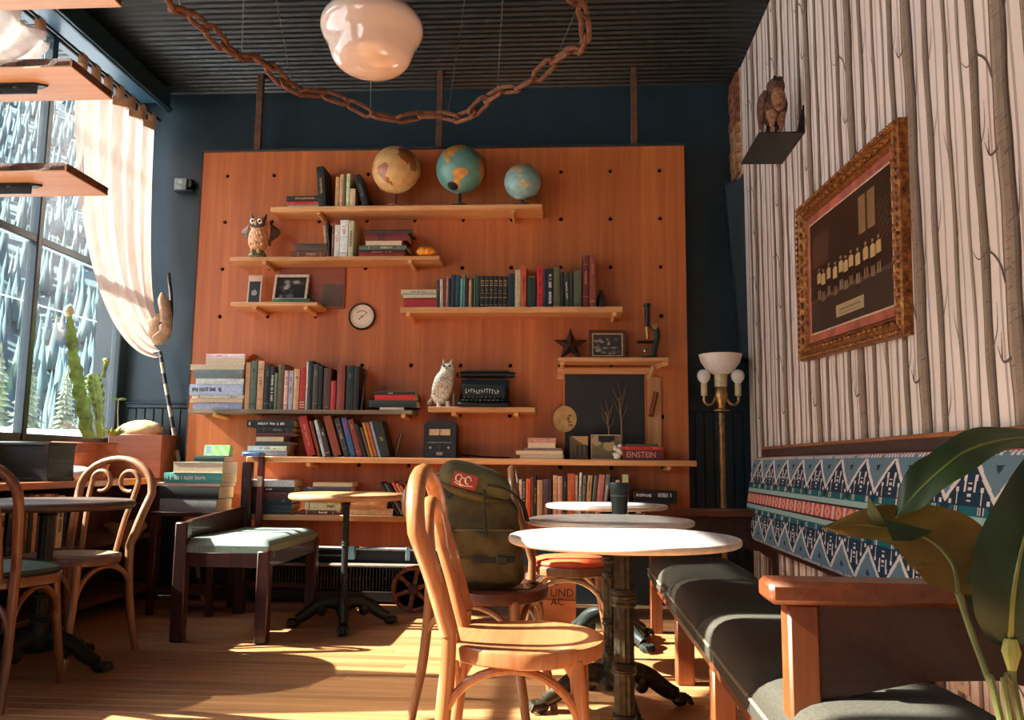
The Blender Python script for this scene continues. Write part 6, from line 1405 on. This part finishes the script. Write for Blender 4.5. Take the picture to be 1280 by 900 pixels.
for k in range(NL):
    a, b = cpt(k - .5), cpt(k + .5); d = (b - a); xax = d.normalized(); zax = Vector((0, 0, 1)); yax = zax.cross(xax).normalized(); zax = xax.cross(yax)
    roll = R(25 + 20 * math.sin(k * 1.7)) if k % 2 else R(-62 + 20 * math.sin(k * 2.3)); M3 = Matrix((xax, yax, zax)).transposed() @ Matrix.Rotation(roll, 3, 'X')
    o = bpy.data.objects.new('link', link_me); COL.objects.link(o); o.parent = chn; o.location = (a + b) / 2; o.rotation_euler = M3.to_euler(); o.scale = (1.02, 1, 1)
M_wire = plain((150, 146, 138), .4, .6)
for k in range(14):
    p = cpt(NL * (k + .25) / 14); out = Vector((p.x, p.y, 0)).normalized() * (.34 if k % 2 else .02)
    MB().tube([p + Vector((0, 0, .0)), p + out + Vector((.03 * math.sin(k), 0, ZC - 2.453 - p.z))], .0017, 5).build('wire', M_wire, chn)
# bracket with a stuffed hawk on the papered wall
t = thing('wall_bracket', 'dark flat metal bracket high on the birch wallpaper', 'bracket', (XR - .0008, 3.91, 2.385))
MB().box((-.105, 0, 0), (.21, .40, .008), bev=.002).build('plate', M_steel, t); MB().prism([(-.20, .004), (-.02, .004), (-.20, .13)], -.006, 0, Matrix(((0, 0, 1, 0), (1, 0, 0, 0), (0, 1, 0, 0), (0, 0, 0, 1)))).build('gusset', M_black, t)
M_hk = plain((78, 52, 40), .85, vary=.45, scale=60, bump=.6); M_hk2 = plain((140, 98, 70), .85, vary=.35, scale=60, bump=.6)
hk = thing('stuffed_bird', 'small dark brown stuffed bird of prey perched on the wall bracket', 'bird', (.975, 3.765, 2.3895), 20)
MB().tube(spline([(0, .03, .06), (0, .012, .12), (0, -.005, .17), (.0, -.015, .205), (-.004, -.025, .235), (-.008, -.03, .262), (-.010, -.03, .282)], 5), [.022, .03, .04, .046, .05, .055, .058, .059, .058, .055, .052, .048, .046, .043, .041, .04, .040, .041, .042, .043, .042, .041, .039, .036, .031, .024, .018, .012, .008, .005, .002], 16).build('body', M_hk, hk)
MB().ball((-.004, -.045, .165), (.036, .026, .062), 14, 10).build('breast', M_hk2, hk)
for s_ in (-1, 1):
    MB().tube(spline([(s_ * .04, .0, .215), (s_ * .055, .014, .15), (s_ * .045, .04, .07), (s_ * .025, .055, .02)], 5), [.016, .022, .027, .03, .031, .03, .028, .026, .023, .02, .017, .014, .011, .008, .005, .002], 10, flat=.7).build('wing', M_hk, hk)
    MB().tube(spline([(s_ * .022, -.012, .11), (s_ * .024, -.018, .05), (s_ * .024, -.01, .006)], 5), [.026, .026, .024, .020, .016, .012, .009, .008, .007, .007, .008], 10).build('leg', M_hk2, hk)
    for j in (-1, 0, 1): MB().tube([(s_ * .024, -.01, .006), (s_ * .024 + j * .012, -.034, .005)], [.005, .002], 6).build('toe', M_brass, hk)
    MB().ball((-.010 + s_ * .020, -.056, .262), (.006, .005, .006), 8, 6).build('eye', M_black, hk)
MB().tube([(-.010, -.066, .258), (-.012, -.078, .25), (-.012, -.076, .242)], [.007, .004, .001], 7).build('beak', M_black, hk)
MB().box((0, .06, .035), (.03, .012, .09), rotm('X', 20), bev=.004).build('tail', M_hk, hk)
# gilt framed team photograph
fr = thing('framed_photo', 'ornate gilt frame with an old team photograph on the birch wallpaper', 'picture', (XR - .001, 3.205, 1.655), rot=(0, R(2.8), R(-90)))
FW, FH = 1.15, .705; M_gilt, n_, b_ = _nodes('gilt'); v_ = _coord(n_); nz = _noise(n_, v_, 46, 5, .7); n_.links.new(_ramp(n_, nz, [(.32, (70, 34, 14)), (.5, (150, 88, 38)), (.7, (204, 142, 74))]), b_.inputs['Base Color']); b_.inputs['Roughness'].default_value = .36; b_.inputs['Metallic'].default_value = .45; _bump(n_, b_, nz, .8, .006)
def rail(l, Mx):
    """moulded frame rail of length l with mitred ends, local x along, z inward, -y to the room"""
    prof = [(0, 0), (0, -.030), (.012, -.042), (.022, -.034), (.036, -.040), (.050, -.026), (.062, -.030), (.072, -.016), (.072, 0)]
    q = MB(); vs_ = []
    for s_ in (-1, 1):
        for zi, yo in prof: vs_.append((s_ * (l / 2 - zi), yo, zi))
    n = len(prof); q.add(vs_, [(k, k + 1, n + k + 1, n + k) for k in range(n - 1)] + [tuple(range(n)), tuple(range(n, 2 * n))[::-1]], Mx)
    nb = int(l / .026)
    for k in range(nb): q.ball((-l / 2 + (k + .5) * l / nb, -.041, .012), (.010, .006, .008), 6, 4, Mx)
    nb = int((l - .12) / .05)
    for k in range(nb): q.ball((-l / 2 + .06 + (k + .5) * (l - .12) / nb, -.034, .046), (.018, .010, .011), 7, 4, Mx)
    return q
for l, Mx in ((FW, Matrix.Translation((0, 0, -FH / 2))), (FW, Matrix.Translation((0, 0, FH / 2)) @ rotm('Y', 180)), (FH, Matrix.Translation((-FW / 2, 0, 0)) @ rotm('Y', 90)), (FH, Matrix.Translation((FW / 2, 0, 0)) @ rotm('Y', -90))): rail(l, Mx).build('frame_rail', M_gilt, fr)
MB().box((0, -.008, 0), (FW - .12, .006, FH - .12)).build('mat_board', plain((176, 92, 70), .8, vary=.25, scale=6), fr, 'faded red mat board')
MB().box((0, -.0035, 0), (FW - .1, .006, FH - .1)).build('backing', M_black, fr)
def teamphoto(u, v):
    c = (46, 34, 27)
    if v < .30: c = (66, 54, 44)
    if v < .30 and v > .26: c = (92, 80, 66)
    if .04 < u < .28 and .58 < v < .86: c = (84, 60, 44)
    if .66 < u < .84 and .64 < v < .93: c = (150, 116, 78) if abs(u - .75) > .012 else (70, 50, 36)
    if .86 < u < .97 and .5 < v < .8 and (int(u * 90) * 7 + int(v * 70) * 3) % 5 == 0: c = (110, 90, 66)
    n = 11
    for k in range(n):
        x = .13 + .74 * k / (n - 1) + .012 * math.sin(k * 5); z = .47 + .012 * math.cos(k * 3); a = abs(u - x)
        if a < .030 and z - .055 < v < z + .045 - a * .6: c = (216, 182, 124) if a < .024 else (150, 120, 84)
        if ((u - x) / .013) ** 2 + ((v - z - .075) / .022) ** 2 < 1: c = (182, 144, 100)
        if ((u - x) / .016) ** 2 + ((v - z - .092) / .016) ** 2 < 1: c = (40, 28, 22)
        if a < .026 and z - .12 < v < z - .055: c = (34, 26, 22)
        if .006 < a < .018 and z - .235 < v < z - .12: c = (168, 140, 104) if v > z - .2 else (30, 24, 20)
    if .36 < u < .70 and .06 < v < .16: c = (196, 172, 130) if not ((.085 < v < .095 or .11 < v < .125) and .40 < u < .66 and int(u * 120) % 3) else (120, 98, 72)
    return c
picture('photo_print', fr, FW - .235, FH - .225, 180, 110, teamphoto, Matrix.Translation((0, -.0128, -(FH - .225) / 2)), .35, .001)
MB().box((0, -.0118, 0), (FW - .222, .001, FH - .212)).build('inner_slip', plain((214, 186, 150), .6), fr, 'pale slip round the photograph')
# ---- floor lamp in the corner
P = PY(900, 443, 4.86)
fl = thing('floor_lamp', 'brass floor lamp with a white bowl shade and two bare round bulbs', 'lamp', (.91, 4.88, 0)); zt_ = P.z
M_bowl = plain((236, 220, 208), .35, vary=.03, sss=.2); M_lampgold = plain((150, 112, 70), .4, .6, .2, 30); M_sock = plain((196, 176, 134), .5)
MB().lathe([(.0, 0), (.13, 0), (.13, .012), (.10, .03), (.03, .045), (.018, .07), (.0, .07)], 32).build('base', M_lampgold, fl)
MB().lathe([(.016, .06), (.0165, zt_ - .42), (.022, zt_ - .41), (.016, zt_ - .39), (.020, zt_ - .36), (.016, zt_ - .34)], 16).build('pole', M_lampgold, fl)
MB().lathe([(.0, zt_ - .335), (.045, zt_ - .332), (.045, zt_ - .326), (.02, zt_ - .315), (.022, zt_ - .29), (.036, zt_ - .265), (.040, zt_ - .24), (.032, zt_ - .20), (.024, zt_ - .185), (.0, zt_ - .18)], 22).build('hub', M_brass, fl)
MB().cyl((0, 0, zt_ - .19), (0, 0, zt_ - .11), .036, .038, 20).build('socket', M_sock, fl)
MB().lathe([(.03, zt_ - .118), (.05, zt_ - .112), (.085, zt_ - .085), (.112, zt_ - .045), (.124, zt_ - .004), (.126, zt_), (.121, zt_), (.109, zt_ - .042), (.082, zt_ - .078), (.0, zt_ - .100)], 40, cap=False).build('shade', M_bowl, fl)
for s_ in (-1, 1):
    MB().tube(spline([(s_ * .03, 0, zt_ - .25), (s_ * .05, 0, zt_ - .285), (s_ * .075, 0, zt_ - .295), (s_ * .098, 0, zt_ - .275), (s_ * .098, 0, zt_ - .24)], 6), .008, 8).build('arm', M_brass, fl)
    MB().lathe([(.010, zt_ - .245), (.019, zt_ - .24), (.019, zt_ - .175), (.014, zt_ - .17)], 16, (s_ * .098, 0, 0)).build('socket', M_sock, fl)
    MB().lathe([(.012, zt_ - .175), (.02, zt_ - .165), (.036, zt_ - .145), (.040, zt_ - .125), (.036, zt_ - .104), (.022, zt_ - .090), (0, zt_ - .086)], 22, (s_ * .098, 0, 0)).build('bulb', plain((226, 218, 208), .15, vary=.02, coat=.5), fl)

# ================================================================== PLANT IN FRONT
pl = thing('leafy_plant', 'broad-leaved green plant rising before the bench arm', 'plant', (.49, .86, 0))
po = Vector((.49, .86, 0))
MB().lathe([(0, 0), (.09, 0), (.115, .2), (.118, .215), (.105, .215), (.10, .19), (0, .185)], 32).build('pot', plain((206, 200, 190), .4), pl)
MB().lathe([(0, .205), (.102, .19)], 20, cap=False).build('soil', plain((60, 48, 36), .95), pl)
def leaf(name, pts, width, up, mat, fold=.35, curl=0, prof=None, n=26, m=10, wave=.004, lab=None):
    """pts: midrib in the world from base to tip; up: rough surface normal; width: half width in metres"""
    sp_ = spline([Vector(p) for p in pts], 8); N = len(sp_); q = MB()
    def fn(u, v):
        x = v * (N - 1); i = min(int(x), N - 2); f = x - i; p = sp_[i].lerp(sp_[i + 1], f); t = (sp_[min(i + 2, N - 1)] - sp_[max(i - 1, 0)]).normalized()
        nrm = Vector(up); nrm = (nrm - t * nrm.dot(t)).normalized(); sd = t.cross(nrm)
        ww = width * (prof(v) if prof else math.sin(PI * min(1, .04 + .96 * v ** .75)) ** .8); k = 2 * u - 1
        return p - po + sd * k * ww + nrm * (abs(k) ** 1.5 * fold * ww - curl * k * k * ww + wave * math.sin(16 * v + 3 * k) * abs(k))
    q.grid(fn, m, n); o = q.build(name, mat, pl, lab, angle=75)
    q = MB(); q.tube([sp_[i] - po + Vector(up) * -.0012 for i in range(0, N, 2)], list(np.linspace(.0035, .001, len(range(0, N, 2)))), 6); q.build('midrib', plain((112, 116, 50), .5), o)
    return o
M_lf1 = leafmat('leaf_green', (44, 62, 26), (76, 86, 36), .5); M_lf2 = leafmat('leaf_olive', (92, 74, 24), (108, 88, 28), .5); M_lf3 = leafmat('leaf_dark', (26, 50, 26), (36, 60, 30), .5); M_stemg = plain((86, 92, 44), .5)
leaf('leaf', [PY(1330, 548, 1.0), PY(1265, 549, .98), PY(1212, 562, .96), PY(1175, 588, .95), PY(1143, 618, .95), PY(1120, 646, .95)], .026, (-.25, -.62, .75), M_lf1, .1, prof=lambda v: (1.0 if v < .55 else max(.05, (1 - ((v - .55) / .45) ** 2.2))) * (.9 + .1 * v), lab='arching green leaf bending down at the left')
leaf('leaf', [PY(1198, 742, .93), PY(1190, 706, .95), PY(1166, 678, .96), PY(1128, 664, .97), PY(1078, 656, .98), PY(1028, 660, .98)], .040, (.15, -.8, .5), M_lf2, .15, prof=lambda v: (.35 + 1.0 * math.sin(PI * min(1, v * 1.25 + .12)) ** .7 if v < .6 else max(.03, .78 * (1 - (v - .6) / .4) ** .8)), wave=.006, lab='large yellowing olive leaf seen from below')
q = MB(); q.tube([PY(1098, 655, .975) - po, PY(1092, 640, .965) - po, PY(1086, 622, .96) - po], [.010, .008, .001], 6, flat=.3); q.build('torn_lobe', M_lf1, pl)
q = MB(); q.add([PY(1103, 648, .96) - po, PY(1168, 664, .955) - po, PY(1140, 676, .957) - po, PY(1116, 676, .957) - po, PY(1103, 648, .962) - po], [(0, 3, 2, 1)]); q.build('torn_lobe', M_lf3, pl)
leaf('leaf', [PY(1263, 803, .86), PY(1266, 750, .85), PY(1276, 690, .85), PY(1292, 630, .86), PY(1310, 560, .88)], .040, (-.2, -.95, .2), M_lf3, .2, prof=lambda v: math.sin(PI * min(1, .06 + .9 * v ** .8)) ** .65, lab='dark green upright leaf cut by the picture edge')
leaf('leaf', [PY(1264, 806, .92), PY(1248, 776, .93), PY(1236, 740, .94), PY(1238, 705, .95), PY(1246, 670, .96)], .030, (.1, -.9, .2), M_lf3, .2, lab='small dark leaf behind the upright leaf')
for pts in ([PY(1198, 742, .93), PY(1214, 790, .92), PY(1236, 850, .90), PY(1252, 905, .88), Vector((.49, .86, .19))], [PY(1263, 803, .86), PY(1266, 850, .86), PY(1264, 905, .86), Vector((.50, .86, .19))], [PY(1264, 806, .92), PY(1268, 860, .90), Vector((.505, .87, .19))], [PY(1330, 548, 1.0), PY(1345, 640, .97), PY(1330, 800, .92), Vector((.51, .88, .19))]):
    MB().tube([p - po for p in spline(pts, 6)], .0035, 8).build('stem', M_stemg, pl)
MB().tube([PY(1263, 798, .86) - po, PY(1264, 815, .86) - po, PY(1265, 838, .86) - po], [.006, .009, .004], 8).build('leaf_sheath', plain((134, 140, 70), .5), pl)
